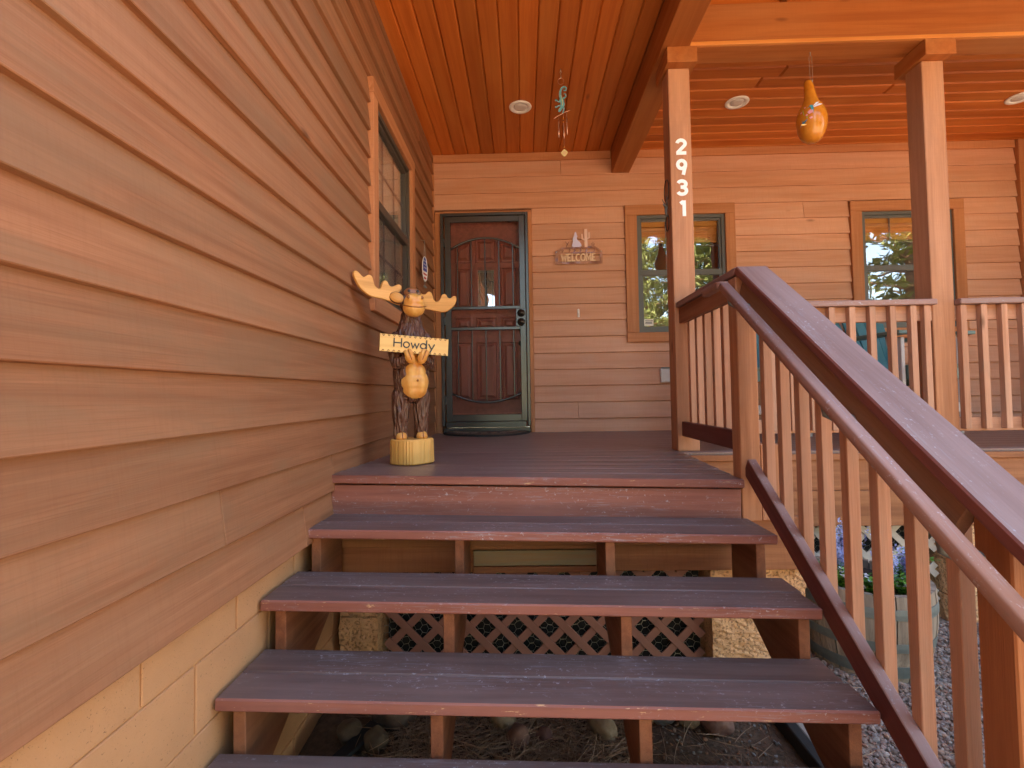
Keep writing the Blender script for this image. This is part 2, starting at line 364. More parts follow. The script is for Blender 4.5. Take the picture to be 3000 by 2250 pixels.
def prism(bm, pts, y0, y1):
    """polygon in the local xz plane, extruded along y"""
    a = [bm.verts.new((p[0], y0, p[1])) for p in pts]; b = [bm.verts.new((p[0], y1, p[1])) for p in pts]; n = len(pts)
    f1 = bm.faces.new(a); f2 = bm.faces.new(b[::-1])
    for i in range(n): bm.faces.new((a[i], b[i], b[(i+1) % n], a[(i+1) % n]))
    bmesh.ops.recalc_face_normals(bm, faces=bm.faces)
    bmesh.ops.triangulate(bm, faces=[f for f in (f1, f2) if len(f.verts) > 4])
def smooth_poly(pts, it=2):
    for _ in range(it):
        q = []
        for i in range(len(pts)):
            a, b = pts[i], pts[(i+1) % len(pts)]
            q += [(a[0]*.75+b[0]*.25, a[1]*.75+b[1]*.25), (a[0]*.25+b[0]*.75, a[1]*.25+b[1]*.75)]
        pts = q
    return pts
def tube(bm, pts, rad, n=6, caps=True):
    pts = [Vector(p) for p in pts]; rings = []; prev = None
    for i, p in enumerate(pts):
        d = (pts[min(i+1, len(pts)-1)] - pts[max(i-1, 0)]).normalized()
        if prev is None: s = d.orthogonal().normalized()
        else: s = (prev - d*prev.dot(d)).normalized()
        prev = s; t_ = d.cross(s); r = rad[i] if isinstance(rad, (list, tuple)) else rad
        rings.append([bm.verts.new(p + (s*math.cos(2*math.pi*k/n) + t_*math.sin(2*math.pi*k/n))*r) for k in range(n)])
    for a, b in zip(rings, rings[1:]):
        for k in range(n): bm.faces.new((a[k], a[(k+1) % n], b[(k+1) % n], b[k]))
    if caps: bm.faces.new(rings[0][::-1]); bm.faces.new(rings[-1])
def lathe(bm, prof, n=24, sx=1, sy=1, off=lambda z: (0, 0), wob=None):
    rings = []
    for i, (r, z) in enumerate(prof):
        ox, oy = off(z); ring = []
        for k in range(n):
            a = 2*math.pi*k/n; rr = r*(wob(a, z) if wob else 1)
            ring.append(bm.verts.new((ox+rr*sx*math.cos(a), oy+rr*sy*math.sin(a), z)))
        rings.append(ring)
    for a, b in zip(rings, rings[1:]):
        for k in range(n): bm.faces.new((a[k], a[(k+1) % n], b[(k+1) % n], b[k]))
    bm.faces.new(rings[0][::-1]); bm.faces.new(rings[-1])
def ellip(bm, c, r, rot=None, u=20, v=12):
    m = T(*c) @ (rot or Matrix()) @ Matrix.Diagonal((r[0], r[1], r[2], 1))
    bmesh.ops.create_uvsphere(bm, u_segments=u, v_segments=v, radius=1, matrix=m)
def stroke(bm, pts, w, y0, y1):
    """flat lettering stroke: mitred ribbon in the xz plane with thickness along y"""
    P = [Vector((p[0], p[1])) for p in pts]; Lp, Rp = [], []
    closed = (P[0]-P[-1]).length < 1e-6
    if closed: P = P[:-1]
    n = len(P)
    for i in range(n):
        if closed: d0 = (P[i]-P[i-1]).normalized(); d1 = (P[(i+1) % n]-P[i]).normalized()
        else:
            d0 = (P[i]-P[i-1]).normalized() if i else (P[1]-P[0]).normalized()
            d1 = (P[i+1]-P[i]).normalized() if i < n-1 else d0
        n0 = Vector((-d0.y, d0.x)); n1 = Vector((-d1.y, d1.x)); mt = (n0+n1)
        mt = mt.normalized() if mt.length > 1e-4 else n0
        k = min(1/max(mt.dot(n0), .3), 2.2)*w/2
        Lp.append(P[i]+mt*k); Rp.append(P[i]-mt*k)
    V = lambda p, y: bm.verts.new((p.x, y, p.y))
    a = [(V(l, y0), V(r, y0), V(l, y1), V(r, y1)) for l, r in zip(Lp, Rp)]
    cnt = n if closed else n-1
    for i in range(cnt):
        p, q = a[i], a[(i+1) % n]
        bm.faces.new((p[0], q[0], q[1], p[1])); bm.faces.new((p[2], p[3], q[3], q[2]))
        bm.faces.new((p[0], p[2], q[2], q[0])); bm.faces.new((p[1], q[1], q[3], p[3]))
    if not closed:
        bm.faces.new((a[0][0], a[0][1], a[0][3], a[0][2])); bm.faces.new((a[-1][0], a[-1][2], a[-1][3], a[-1][1]))
def arc(cx, cz, rx, rz, a0, a1, n=14):
    return [(cx+rx*math.cos(R(a0+(a1-a0)*i/n)), cz+rz*math.sin(R(a0+(a1-a0)*i/n))) for i in range(n+1)]
def finish(bm): bmesh.ops.recalc_face_normals(bm, faces=bm.faces)
def copy_tree(o, W, parent=None):
    c = o.copy(); COL.objects.link(c); c.parent = parent
    if parent is not None: c.matrix_parent_inverse = o.matrix_parent_inverse.copy()
    else: c.matrix_basis = W
    WM[c.name] = W
    for ch in list(o.children): copy_tree(ch, W, c)
    return c

# ================================================================ SETTING
XL, YB, DZ = -.904, 5.0, 1.067
bm = bmesh.new(); bmesh.ops.create_grid(bm, x_segments=40, y_segments=40, size=150)
o = mobj('ground', bm, M['ground']); o['kind'] = 'structure'

bm = bmesh.new(); rings = []  # added hill, out of view; hides low sky in the window reflections
for k in range(41):
    a = R(170+150*k/40); row = []
    for j, (d_, h_) in enumerate(((36, -.5), (42, 3), (50, 6.5), (62, 9), (80, 10))):
        d_ += 3*noise.noise(Vector((k*.4, j, 1))); row.append(bm.verts.new((d_*math.cos(a), d_*math.sin(a), h_*(1+.25*noise.noise(Vector((k*.35, j*.7, 4)))))))
    rings.append(row)
for p, q in zip(rings, rings[1:]):
    for j in range(4): bm.faces.new((p[j], q[j], q[j+1], p[j+1]))
finish(bm); o = mobj('added_sky_screen_hill', bm, masonry('added_hill_green', (.12, .14, .05, 1), (.03, .04, .018, 1), pits=.48, scale=1.1, bumps=1.0, big=.4), smooth=True); o['kind'] = 'structure'

# ---------------------------------------------------------------- HOUSE
house = thing('house', 'reddish brown lap sided house with covered front porch', 'house', (XL, YB, 0))
LAPT = .023
def siding_wall(wallobj, axis, plane, a0, a1, z0, z1, pitch, openings, seed, joints=(), mat='siding'):
    """lap boards; axis 'x': wall along X facing -Y at Y=plane; axis 'y': wall along Y facing +X at X=plane"""
    rnd = random.Random(seed); k = 0; z = z0
    while z < z1-.01:
        top = min(z+pitch+.022, z1); h = top-z
        cuts = [(a0, a1)]
        for (b0, b1, c0, c1) in openings:
            if z+pitch*.55 > c0 and z+pitch*.45 < c1:
                cuts = [s for q in cuts for s in ((q[0], min(q[1], b0)), (max(q[0], b1), q[1])) if s[1]-s[0] > .02]
        segs = []
        for q in cuts:
            cs = [q[0]] + [j for (j, kk) in joints if kk == k and q[0]+.1 < j < q[1]-.1] + [q[1]]
            segs += list(zip(cs, cs[1:]))
        for s0, s1 in segs:
            tilt = math.atan2(LAPT*.93, pitch); c = (s0+s1)/2; L = s1-s0-.0025
            if L < .03: continue
            zc = z+h/2; out = LAPT*.5+.012+rnd.uniform(-.0008, .0008)
            if axis == 'x':
                W = fr((c, plane+.026-out, zc), (1, 0, 0), (0, math.sin(tilt), math.cos(tilt)))
            else:
                W = fr((plane-.026+out, c, zc), (0, 1, 0), (-math.sin(tilt), 0, math.cos(tilt)))
            board('siding_board', L, h, LAPT, W, M[mat], wallobj, .0025)
        z += pitch; k += 1

# left wing wall (runs along the stair)
LWIN = (2.875, 4.005, 1.96, 3.375)
wall_l = bb('wall', XL-.20, XL-.028, -3.0, 2.95, .86, 4.02, M['siding'], house, 0)
bb('wall', XL-.20, XL-.028, 3.93, 5.03, .86, 4.02, M['siding'], house, 0)
bb('wall', XL-.20, XL-.028, 2.95, 3.93, .86, 2.03, M['siding'], house, 0)
bb('wall', XL-.20, XL-.028, 2.95, 3.93, 3.30, 4.02, M['siding'], house, 0)
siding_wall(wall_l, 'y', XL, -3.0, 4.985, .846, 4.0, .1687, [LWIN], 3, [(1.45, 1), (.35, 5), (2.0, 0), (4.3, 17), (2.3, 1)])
# back wall
DTR = (-.877, .112, 1.06, 3.325); W1T = (1.058, 2.165, 1.956, 3.352); W2T = (3.312, 4.43, 1.956, 3.335)
wb = bb('wall', XL-.2, -.79, YB+.03, YB+.2, .2, 4.0, M['siding'], house, 0)
bb('wall', .06, 1.17, YB+.03, YB+.2, .2, 4.0, M['siding'], house, 0)
bb('wall', 2.07, 3.42, YB+.03, YB+.2, .2, 4.0, M['siding'], house, 0)
bb('wall', 4.33, 7.0, YB+.03, YB+.2, .2, 4.0, M['siding'], house, 0)
for a, b, c, d in ((1.17, 2.07, .2, 2.05), (1.17, 2.07, 3.25, 4.0), (3.42, 4.33, .2, 2.05), (3.42, 4.33, 3.24, 4.0), (-.79, .06, 3.28, 4.0), (-.79, .06, .2, 1.06)):
    bb('wall', a, b, YB+.03, YB+.2, c, d, M['siding'], house, 0)
Z0B = 1.86-.1655*5
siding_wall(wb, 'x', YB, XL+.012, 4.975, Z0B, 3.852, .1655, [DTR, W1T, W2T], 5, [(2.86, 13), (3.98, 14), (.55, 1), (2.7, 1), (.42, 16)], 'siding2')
bb('frieze_board', XL+.012, .93, YB-.022, YB+.02, 3.845, 3.925, M['trim'], house)
bb('frieze_board', 1.118, 4.975, YB-.020, YB+.02, 3.848, 3.925, M['trim'], house)
bb('corner_board', 4.98, 5.095, YB-.045, YB+.02, 1.07, 3.92, M['trim'], house)
bb('corner_bead', XL+.001, XL+.022, YB-.038, YB-.008, 1.07, 3.84, M['trim'], house)

shade_wall = bb('wall', 5.155, 5.30, 4.12, 5.02, .20, 4.0, M['siding'], house, 0)  # added end wall, out of view; shades the right end of the porch
z = Z0B
while z < 3.9:
    tl = math.atan2(LAPT*.93, .1655); h = min(.1875, 3.95-z)
    board('siding_board', .88, h, LAPT, fr((5.15, 4.555, z+h/2), (0, -1, 0), (math.sin(tl), 0, math.cos(tl))), M['siding2'], shade_wall, .0025); z += .1655
# foundation of the left wing: painted block, joints slightly raised
fnd = bb('foundation_wall', XL-.20, XL-.042, -3.0, 5.0, -.1, .86, M['mortar'], house, 0)
BH = .2
for r_ in range(5):
    z0 = -.1+r_*BH; z1 = min(z0+BH, .862); off = .0 if r_ % 2 else .2
    y = -3.0+off-.4
    while y < 4.9:
        y0, y1 = max(y, -3.0), min(y+.4, 4.95)
        if y1-y0 > .05: bb('block', XL-.06, XL-.0355, y0+.004, y1-.004, z0+.003, z1-.003, M['cmu'], fnd, .003, along=1)
        y += .4

# ---- windows: house > window (frame mesh) > sub parts
def window(axis, plane, a0, a1, z0, z1, zm, frame, sgrid, lgrid, blind, tr, sticker=False):
    """axis 'x': in the back wall (faces -Y); axis 'y': in the left wall (faces +X). a0..z1 = frame outline, tr = trim outline"""
    inn = 1 if axis == 'x' else -1
    def B(name, u0, u1, d0, d1, w0, w1, mat, par, bev=.002, along=None):
        # u along wall, d depth from siding face into the wall, w vertical
        if axis == 'x': return bb(name, u0, u1, plane+min(d0, d1), plane+max(d0, d1), w0, w1, mat, par, bev, along)
        al = {None: None, 0: 1, 2: 2}[along]
        return bb(name, plane-max(d0, d1), plane-min(d0, d1), u0, u1, w0, w1, mat, par, bev, al)
    # window unit as a mesh: outer frame
    bm = bmesh.new(); fwid = .032
    def bx(u0, u1, d0, d1, w0, w1):
        m = T((u0+u1)/2, (d0+d1)/2, (w0+w1)/2) @ Matrix.Diagonal((u1-u0, d1-d0, w1-w0, 1)); bmesh.ops.create_cube(bm, size=1, matrix=m)
    dF0, dF1 = -.012, .05
    bx(a0, a0+fwid, dF0, dF1, z0, z1); bx(a1-fwid, a1, dF0, dF1, z0, z1)
    bx(a0+fwid, a1-fwid, dF0+.001, dF1, z1-fwid, z1); bx(a0+fwid, a1-fwid, dF0+.001, dF1, z0, z0+fwid)
    if axis == 'x': W = T(0, plane, 0)
    else: W = Matrix(((0, -1, 0, plane), (1, 0, 0, 0), (0, 0, 1, 0), (0, 0, 0, 1)))
    win = mobj('window', bm, frame, house, W)
    i0, i1 = a0+fwid, a1-fwid
    B('meeting_rail', i0, i1, -.008, .04, zm-.028, zm+.028, frame, win)
    B('sash_stile', i0+.0005, i0+.022, .006, .04, zm+.029, z1-fwid, frame, win); B('sash_stile', i1-.022, i1-.0005, .006, .04, zm+.029, z1-fwid, frame, win)
    B('sash_rail', i0+.022, i1-.022, .006, .04, z1-fwid-.022, z1-fwid-.0005, frame, win)
    B('sash_stile', i0+.0005, i0+.026, .0, .03, z0+fwid, zm-.029, frame, win); B('sash_stile', i1-.026, i1-.0005, .0, .03, z0+fwid, zm-.029, frame, win)
    B('sash_rail', i0+.026, i1-.026, .0, .03, z0+fwid+.0005, z0+fwid+.03, frame, win)
    B('pane', i0+.021, i1-.021, .022, .026, zm+.027, z1-fwid-.02, M['glass'], win, 0)
    B('pane', i0+.025, i1-.025, .014, .018, z0+fwid+.028, zm-.027, M['glass'], win, 0)
    for k in (1, 2):
        u = i0+(i1-i0)*k/3
        if sgrid: B('muntin', u-.008, u+.008, .028, .036, zm+.03, z1-fwid-.022, M['muntin'], win, .001)
        if lgrid: B('muntin', u-.008, u+.008, .022, .030, z0+fwid+.03, zm-.03, M['muntin'], win, .001)
    if sgrid: wz = (zm+z1-fwid)/2; B('muntin', i0+.022, i1-.022, .0285, .0365, wz-.008, wz+.008, M['muntin'], win, .001)
    if lgrid: wz = (zm+z0+fwid)/2; B('muntin', i0+.026, i1-.026, .0225, .0305, wz-.008, wz+.008, M['muntin'], win, .001)
    if blind:
        B('blind_valance', i0+.02, i1-.02, .052, .085, z1-.10, z1-.035, M['blind'], win)
        nsl = 13
        for k in range(nsl):
            w = z1-.108-k*.0125
            B('blind_slat', i0+.025, i1-.025,     .054+.004*(k % 2), .092, w-.0095, w, M['blind'], win, .001)
    # trim, mitre look: jambs butt under the head
    t0, t1, w0, w1 = tr; tp = -.036
    B('trim_board', t0, a0-.0005, tp, .02, w0+(z0-w0), z1, M['trim'], win, .003, 2); B('trim_board', a1+.0005, t1, tp, .02, z0, z1, M['trim'], win, .003, 2)
    B('trim_board', t0, t1, tp-.001, .02, z1+.0005, w1, M['trim'], win, .003, 0); B('trim_board', t0, t1, tp-.001, .02, w0, z0-.0005, M['trim'], win, .003, 0)
    # the dim room behind
    bm = bmesh.new()
    for q in ((a0, a1, .9, .92, z0-.3, z1+.2), (a0-.5, a0-.48, .19, .9, z0-.3, z1+.2), (a1+.48, a1+.5, .19, .9, z0-.3, z1+.2)): bx(*q)
    bx(a0-.5, a1+.5, .19, .92, z0-.32, z0-.3); bx(a0-.5, a1+.5, .19, .92, z1+.2, z1+.22); bx(a0-.5, a0, .9, .92, z0-.3, z1+.2); bx(a1, a1+.5, .9, .92, z0-.3, z1+.2)
    mobj('room_wall', bm, M['interior'], win, W)
    return win
window('x', YB, 1.178, 2.066, 2.052, 3.248, 2.661, M['frame'], True, False, True, W1T)
window('x', YB, 3.425, 4.325, 2.052, 3.232, 2.66, M['frame'], True, False, True, W2T)
wl_ = window('y', XL, 2.975, 3.905, 2.06, 3.275, 2.67, M['frame2'], True, True, False, LWIN)
bb('insect_screen', XL+.001, XL+.002, 3.01, 3.87, 2.10, 2.64, M['screen'], wl_, 0)
bb('window_shade', XL-.048, XL-.045, 3.02, 3.86, 2.10, 3.24, plain('cream_shade', (.70, .58, .45, 1), .8), wl_, 0)
# sticker inside the lower sash of the first window
st = bb('window_sticker', 1.238, 1.33, YB+.011, YB+.0135, 2.125, 2.190, M['white'], bpy.data.objects['window'], 0)
bm = bmesh.new()
for k, (u0, u1) in enumerate(((1.245, 1.325), (1.25, 1.318), (1.247, 1.32))):
    stroke(bm, [(u0, 2.175-k*.015), (u1, 2.175-k*.015)], .006 if k != 1 else .009, YB+.0102, YB+.0108)
mobj('sticker_print', bm, M['ink'], bpy.data.objects['window'])

# ---- entry: casing, slab door, security door
bb('door_casing', DTR[0], -.822, YB-.03, YB+.03, 1.068, 3.305, M['trim'], house, .003)
bb('door_casing', .073, DTR[1], YB-.03, YB+.03, 1.068, 3.305, M['trim'], house, .003)
bb('door_casing', DTR[0], DTR[1], YB-.031, YB+.03, 3.3055, DTR[3], M['trim'], house, .003)
door = bb('front_door', -.79, .06, YB+.055, YB+.10, 1.12, 3.28, M['door'], house, .003, along=2)
def door_panel(x0, x1, z0, z1, arch=0):
    """raised panel inside a moulded recess; arch > 0 lifts the middle of the top edge"""
    yo = YB+.055; n = 8 if arch else 1
    def outline(ins, y):
        pts = [(x0+ins, z0+ins), (x1-ins, z0+ins)]
        for i in range(n+1):
            u = i/n; x = (x1-ins)+(x0+ins-(x1-ins))*u
            zt = z1-ins + (arch(x) if callable(arch) else 0)
            pts.append((x, zt))
        return [(p[0], y, p[1]) for p in pts]
    bm = bmesh.new(); rings = [[bm.verts.new(p) for p in outline(i_, y_)] for i_, y_ in ((0, yo-.012), (.010, yo-.016), (.018, yo-.001), (.030, yo-.002), (.052, yo-.016), (.053, yo-.016))]
    m = len(rings[0])
    for a, b in zip(rings, rings[1:]):
        for k in range(m): bm.faces.new((a[k], a[(k+1) % m], b[(k+1) % m], b[k]))
    bm.faces.new(rings[-1]); back = [bm.verts.new((v.co.x, yo+.001, v.co.z)) for v in rings[0]]
    for k in range(m): bm.faces.new((rings[0][k], back[k], back[(k+1) % m], rings[0][(k+1) % m]))
    finish(bm); return mobj('door_panel', bm, M['door'], door)
dc = -.365
ar = lambda x: .10*(1-((x-dc)/.32)**2)-.02
LP, CP, RP = (-.685, -.515), (-.475, -.255), (-.215, -.045)
for q in (LP, CP, RP):
    door_panel(q[0], q[1], 2.815, 2.985, ar); door_panel(q[0], q[1], 2.115, 2.25); door_panel(q[0], q[1], 1.395, 1.995)
door_panel(LP[0], LP[1], 2.33, 2.765); door_panel(RP[0], RP[1], 2.33, 2.765)
gx0, gx1, gz0, gz1 = CP[0]+.025, CP[1]-.025, 2.325, 2.735
bm = bmesh.new()
for a, b, c, d in ((gx0-.03, gx0, gz0-.03, gz1+.03), (gx1, gx1+.03, gz0-.03, gz1+.03), (gx0, gx1, gz1, gz1+.03), (gx0, gx1, gz0-.03, gz0)):
    bmesh.ops.create_cube(bm, size=1, matrix=T((a+b)/2, YB+.044, (c+d)/2) @ Matrix.Diagonal((b-a, .024, d-c, 1)))
gf = mobj('glass_moulding', bm, M['door'], door)
bb('lite_pane', gx0, gx1, YB+.045, YB+.049, gz0, gz1, M['doorglass'], door, 0)
bm = bmesh.new(); cx_ = (gx0+gx1)/2
for s_ in ([(gx0+.02, gz0), (gx0+.02, gz1)], [(gx1-.02, gz0), (gx1-.02, gz1)], [(gx0, gz1-.02), (gx1, gz1-.02)], [(gx0, gz1-.12), (gx1, gz1-.12)],
           [(cx_, gz0), (cx_-.001, gz1-.16)], arc(cx_, gz1-.14, .035, .055, 0, 360, 16)):
    stroke(bm, s_, .006, YB+.0405, YB+.0445)
mobj('lead_came', bm, M['hoop'], door)
mobj('door_knob', (lambda b: (ellip(b, (.015-.03, YB+.03, 1.97), (.028, .03, .028)), b)[1])(bmesh.new()), M['knob'], door, smooth=True)
bb('threshold', -.80, .065, YB-.06, YB+.10, 1.07, 1.118, M['blackmetal'], house)

# security door (hinged steel screen door)
sx0, sx1, sz0, sz1 = -.820, .0725, 1.17, 3.303
sd = bb('security_door', sx0+.052, sx1-.052, YB-.026, YB-.0245, sz0+.10, sz1-.1, M['screen'], house, 0)
def steel(name, x0, x1, z0, z1, y0=YB-.055, y1=YB-.02, par=sd): return bb(name, x0, x1, y0, y1, z0, z1, M['blackmetal'], par, .003)
steel('jamb', sx0, sx0+.03, sz0-.03, sz1, YB-.06); steel('jamb', sx1-.028, sx1, sz0-.03, sz1, YB-.06); steel('head', sx0+.03, sx1-.028, sz1-.03, sz1, YB-.0602)
lx0, lx1, lz0, lz1 = sx0+.046, sx1-.034, sz0+.015, sz1-.036
steel('stile', lx0, lx0+.058, lz0, lz1); steel('stile', lx1-.058, lx1, lz0, lz1)
steel('top_rail', lx0+.058, lx1-.058, lz1-.058, lz1, YB-.0545); steel('bottom_rail', lx0+.058, lx1-.058, lz0, lz0+.068, YB-.0545)
ix0, ix1 = lx0+.058, lx1-.058
steel('cross_bar', ix0, ix1, 2.315, 2.345, YB-.054, YB-.03); steel('cross_bar', ix0, ix1, 2.105, 2.135, YB-.054, YB-.03)
icx = (ix0+ix1)/2; hw = (ix1-ix0)/2
atop = lambda x: 3.045-.11*((x-icx)/hw)**2
abot = lambda x: 1.375+.09*((x-icx)/hw)**2
for fn in (atop, abot):
    bm = bmesh.new(); tube(bm, [(ix0+(ix1-ix0)*i/16, YB-.042, fn(ix0+(ix1-ix0)*i/16)) for i in range(17)], .011, 8); mobj('arch_bar', bm, M['blackmetal'], sd, smooth=True)
for k in range(5):
    x = icx+(k-2)*(ix1-ix0)/4.95
    steel('picket', x-.006, x+.006, 2.346, atop(x), YB-.048, YB-.036); steel('picket', x-.006, x+.006, abot(x), 2.104, YB-.048, YB-.036)
steel('lock_plate', lx1-.10, lx1+.001, 2.135, 2.315, YB-.0572, YB-.02)
for z in (2.268, 2.178):
    bm = bmesh.new(); bmesh.ops.create_cone(bm, segments=24, radius1=.04, radius2=.036, depth=.014, cap_ends=True); mobj('lock_rose', bm, M['knob'], sd, fr((lx1-.048, YB-.064, z), (1, 0, 0), (0, 0, 1)), True)
    bm = bmesh.new(); bmesh.ops.create_cone(bm, segments=20, radius1=.026, radius2=.022, depth=.03, cap_ends=True); mobj('lock_cylinder', bm, M['knob'], sd, fr((lx1-.048, YB-.082, z), (1, 0, 0), (0, 0, 1)), True)
for z in (3.0, 2.2, 1.4): steel('hinge', sx0+.026, sx0+.05, z-.045, z+.045, YB-.064, YB-.045)
steel('sweep', sx0+.04, sx1-.045, sz0-.045, sz0+.012, YB-.05, YB-.02)

# ---- porch ceilings
ceil = bb('ceiling', XL, .935, 1.9, 5.02, 3.969, 3.98, M['ceiling'], house, 0)
for k in range(14):
    x0 = -.796-.134+k*.1337; x1 = min(x0+.1337, .934); x0 = max(x0, XL-.005)
    if x1-x0 < .02: continue
    bb('ceiling_plank', x0+.0012, x1-.0012, 1.95, 4.995, 3.925, 3.967, M['ceiling'], ceil, .009, along=1)
ceil2 = bb('ceiling', 1.10, 6.9, 3.335, 5.02, 3.969, 3.98, M['ceiling'], house, 0)
y = 4.959; k = 0
rj = random.Random(4)
while y > 3.33:
    y0 = max(y-.1355, 3.345); y1 = y if k else 4.997
    if k == 0: y0 = 4.959
    js = sorted([1.118, 6.9] + ([rj.uniform(1.4, 4.5)] if rj.random() < .35 else []))
    for j0, j1 in zip(js, js[1:]): bb('ceiling_plank', j0+.001, j1-.001, y0+.0012, y1-.0012, 3.925, 3.967, M['ceiling'], ceil2, .0125, along=0)
    if k: y -= .1355
    k += 1
# ---- beams
bb('beam', .937, 1.117, 1.6, 4.99, 3.69, 3.95, M['beam'], house, .004)
xb = bb('beam', 1.1175, 6.9, 3.165, 3.33, 3.69, 3.977, M['beam'], house, .004)
bb('beam_strip', 1.1178, 6.9, 3.145, 3.1648, 3.6895, 3.715, wood('strip_stain', (.66, .26, .075, 1), (.52, .17, .04, 1), .5), house, .002)
bb('frieze_board', 1.1176, 6.9, 3.20, 3.32, 3.985, 4.10, M['ceiling'], house, .003)
# eave: rafter tails and roof decking above the right-hand beam
sl_ = math.tan(R(18))
for k in range(9):
    x = 1.75+.61*k
    span('rafter', (x, 2.45, 4.065-.75*sl_), (x, 3.195, 4.065-.005*sl_), (0, 0, 1), .12, .04, M['beam'], house)
for k in range(9):
    y0 = 2.30+k*.145; span('roof_board', (1.118, y0+.07, 4.20+(y0+.07-3.3)*sl_), (6.9, y0+.07, 4.20+(y0+.07-3.3)*sl_), (0, math.cos(R(18)), math.sin(R(18))), .142, .02, M['ceiling'], house)
def roof(name, pts, th=.08):
    bm = bmesh.new(); n = len(pts); a = [bm.verts.new(p) for p in pts]; b = [bm.verts.new((p[0], p[1], p[2]+th)) for p in pts]
    bm.faces.new(a); bm.faces.new(b[::-1])
    for i in range(n): bm.faces.new((a[i], b[i], b[(i+1) % n], a[(i+1) % n]))
    finish(bm); return mobj(name, bm, M['shingle'], house)
roof('roof', [(-.2, 2.25, 4.265-1.05*sl_), (8.5, 2.25, 4.265-1.05*sl_), (8.5, 9.0, 4.265+5.7*sl_), (-.2, 9.0, 4.265+5.7*sl_)])
roof('roof', [(8.5, 9.01, 4.265+5.7*sl_), (8.5, 15, 4.3), (-7, 15, 4.3), (-7, 9.01, 4.265+5.7*sl_)])
roof('roof', [(-.55, 1.55, 3.985), (1.22, 1.55, 3.985), (1.22, 5.2, 4.02), (-.55, 5.2, 4.02)], .06)
roof('roof', [(-.5, -3.6, 4.06), (-.5, 9.0, 4.06), (-3.9, 9.0, 5.5), (-3.9, -3.6, 5.5)])
roof('roof', [(-3.91, -3.6, 5.5), (-3.91, 9.0, 5.5), (-7.3, 9.0, 4.06), (-7.3, -3.6, 4.06)])
bb('wall', -6.9, XL-.21, -3.0, -2.9, -.05, 4.05, M['siding'], house, 0)
bb('wall', 6.9, 7.0, 5.21, 14.5, -.05, 4.2, M['siding'], house, 0)
bb('wall', XL-.2, 6.9, 5.03, 5.2, -.1, .19, M['cmu'], house, 0)

# ---- porch posts
def post(x0, y0, label):
    p = thing('porch_post', label, 'post', (x0+.07, y0+.07, DZ), group='porch posts')
    bb('shaft', x0, x0+.14, y0, y0+.14, DZ+.0, 3.585, M['post'], p, .004, along=2)
    bb('cap', x0-.022, x0+.172, y0-.065, y0+.205, 3.5855, 3.6885, M['beam'], p, .003, along=1)
    return p
p1 = post(.99, 3.21, 'square wooden post with white house numbers running down its face')
p2 = post(2.635, 3.21, 'square wooden post right of the hanging gourd, plain face')
# house numbers 2 9 3 1 (flat strokes)
def glyphs():
    g = {}
    g['2'] = [arc(.5, .70, .36, .30, 168, -20, 12)+[(.14, .0+.09), (.16, .085)], [(.08, .09), (.92, .09)]]
    g['2'] = [arc(.5, .69, .345, .225, 170, -28, 14)+[(.20, .13)], [(.07, .085), (.93, .085)]]
    g['9'] = [arc(.5, .66, .33, .255, 0, 360, 20), [(.83, .60), (.62, .0)]]
    g['3'] = [arc(.48, .715, .34, .20, 160, -88, 14), [(.36, .52), (.52, .52)], arc(.48, .29, .37, .225, 88, -160, 14)]
    g['1'] = [[(.62, 0), (.62, 1.0)], [(.30, .80), (.56, .93)]]
    return g
G = glyphs()
for ch, zc in (('2', 3.058), ('9', 2.922), ('3', 2.786), ('1', 2.648)):
    h, w = .104, .076; bm = bmesh.new()
    for i_, s_ in enumerate(G[ch]): stroke(bm, [(p[0]*w, p[1]*h) for p in s_], .0225, -.002-.0004*i_, .0)
    mobj('house_number', bm, M['number'], p1, T(1.024, 3.2095, zc-h/2))

# recessed lights
def rlight(x, y, label):
    o = thing('recessed_light', label, 'light', (x, y, 3.9245), group='recessed ceiling lights')
    bm = bmesh.new(); lathe(bm, [(.058, .012), (.062, -.004), (.075, -.010), (.092, -.009), (.097, -.0045), (.097, .0)], 32); mobj('trim_ring', bm, M['white'], o, T(x, y, 3.9245), True)
    bm = bmesh.new(); lathe(bm, [(.0575, .014), (.057, .0), (.05, -.007), (.03, -.010), (.005, -.011)], 28); mobj('lens', bm, M['lens'], o, T(x, y, 3.9245), True)
rlight(.015, 4.168, 'round white recessed light in the entry ceiling beside wind chime')
rlight(1.874, 4.192, 'round white recessed light between the two porch posts')
rlight(4.299, 4.245, 'round white recessed light at the right edge of the picture')

# ---------------------------------------------------------------- PORCH DECK
deck = thing('porch_deck', 'dark brown painted plank porch deck at top of stairs', 'deck', (0, 3.2, .6))
YF = 2.275
n_p = 6
for k in range(n_p):
    y0 = YF+k*.1462; t_ = 1-k/(n_p-1); zl, zr = 1.069+.022*t_, 1.067-.021*t_
    p0 = Vector((XL+.002, y0+.07, zl-.019)); p1_ = Vector((.997 if y0 < 3.15 else 1.0, y0+.07, zr-.019))
    span('deck_board', p0, p1_, (0, 1, 0), .1425, .038, [M['deck'], M['nose']], deck, .004, nose=(0, -1, 0) if k == 0 else None)
y0 = YF+n_p*.1462
while y0 < 4.97:
    w = min(.1425, 4.975-y0)
    span('deck_board', (XL+.002, y0+w/2, DZ-.019), (6.9, y0+w/2, DZ-.019), (0, 1, 0), w, .038, M['deck'], deck, .004)
    y0 += .1462
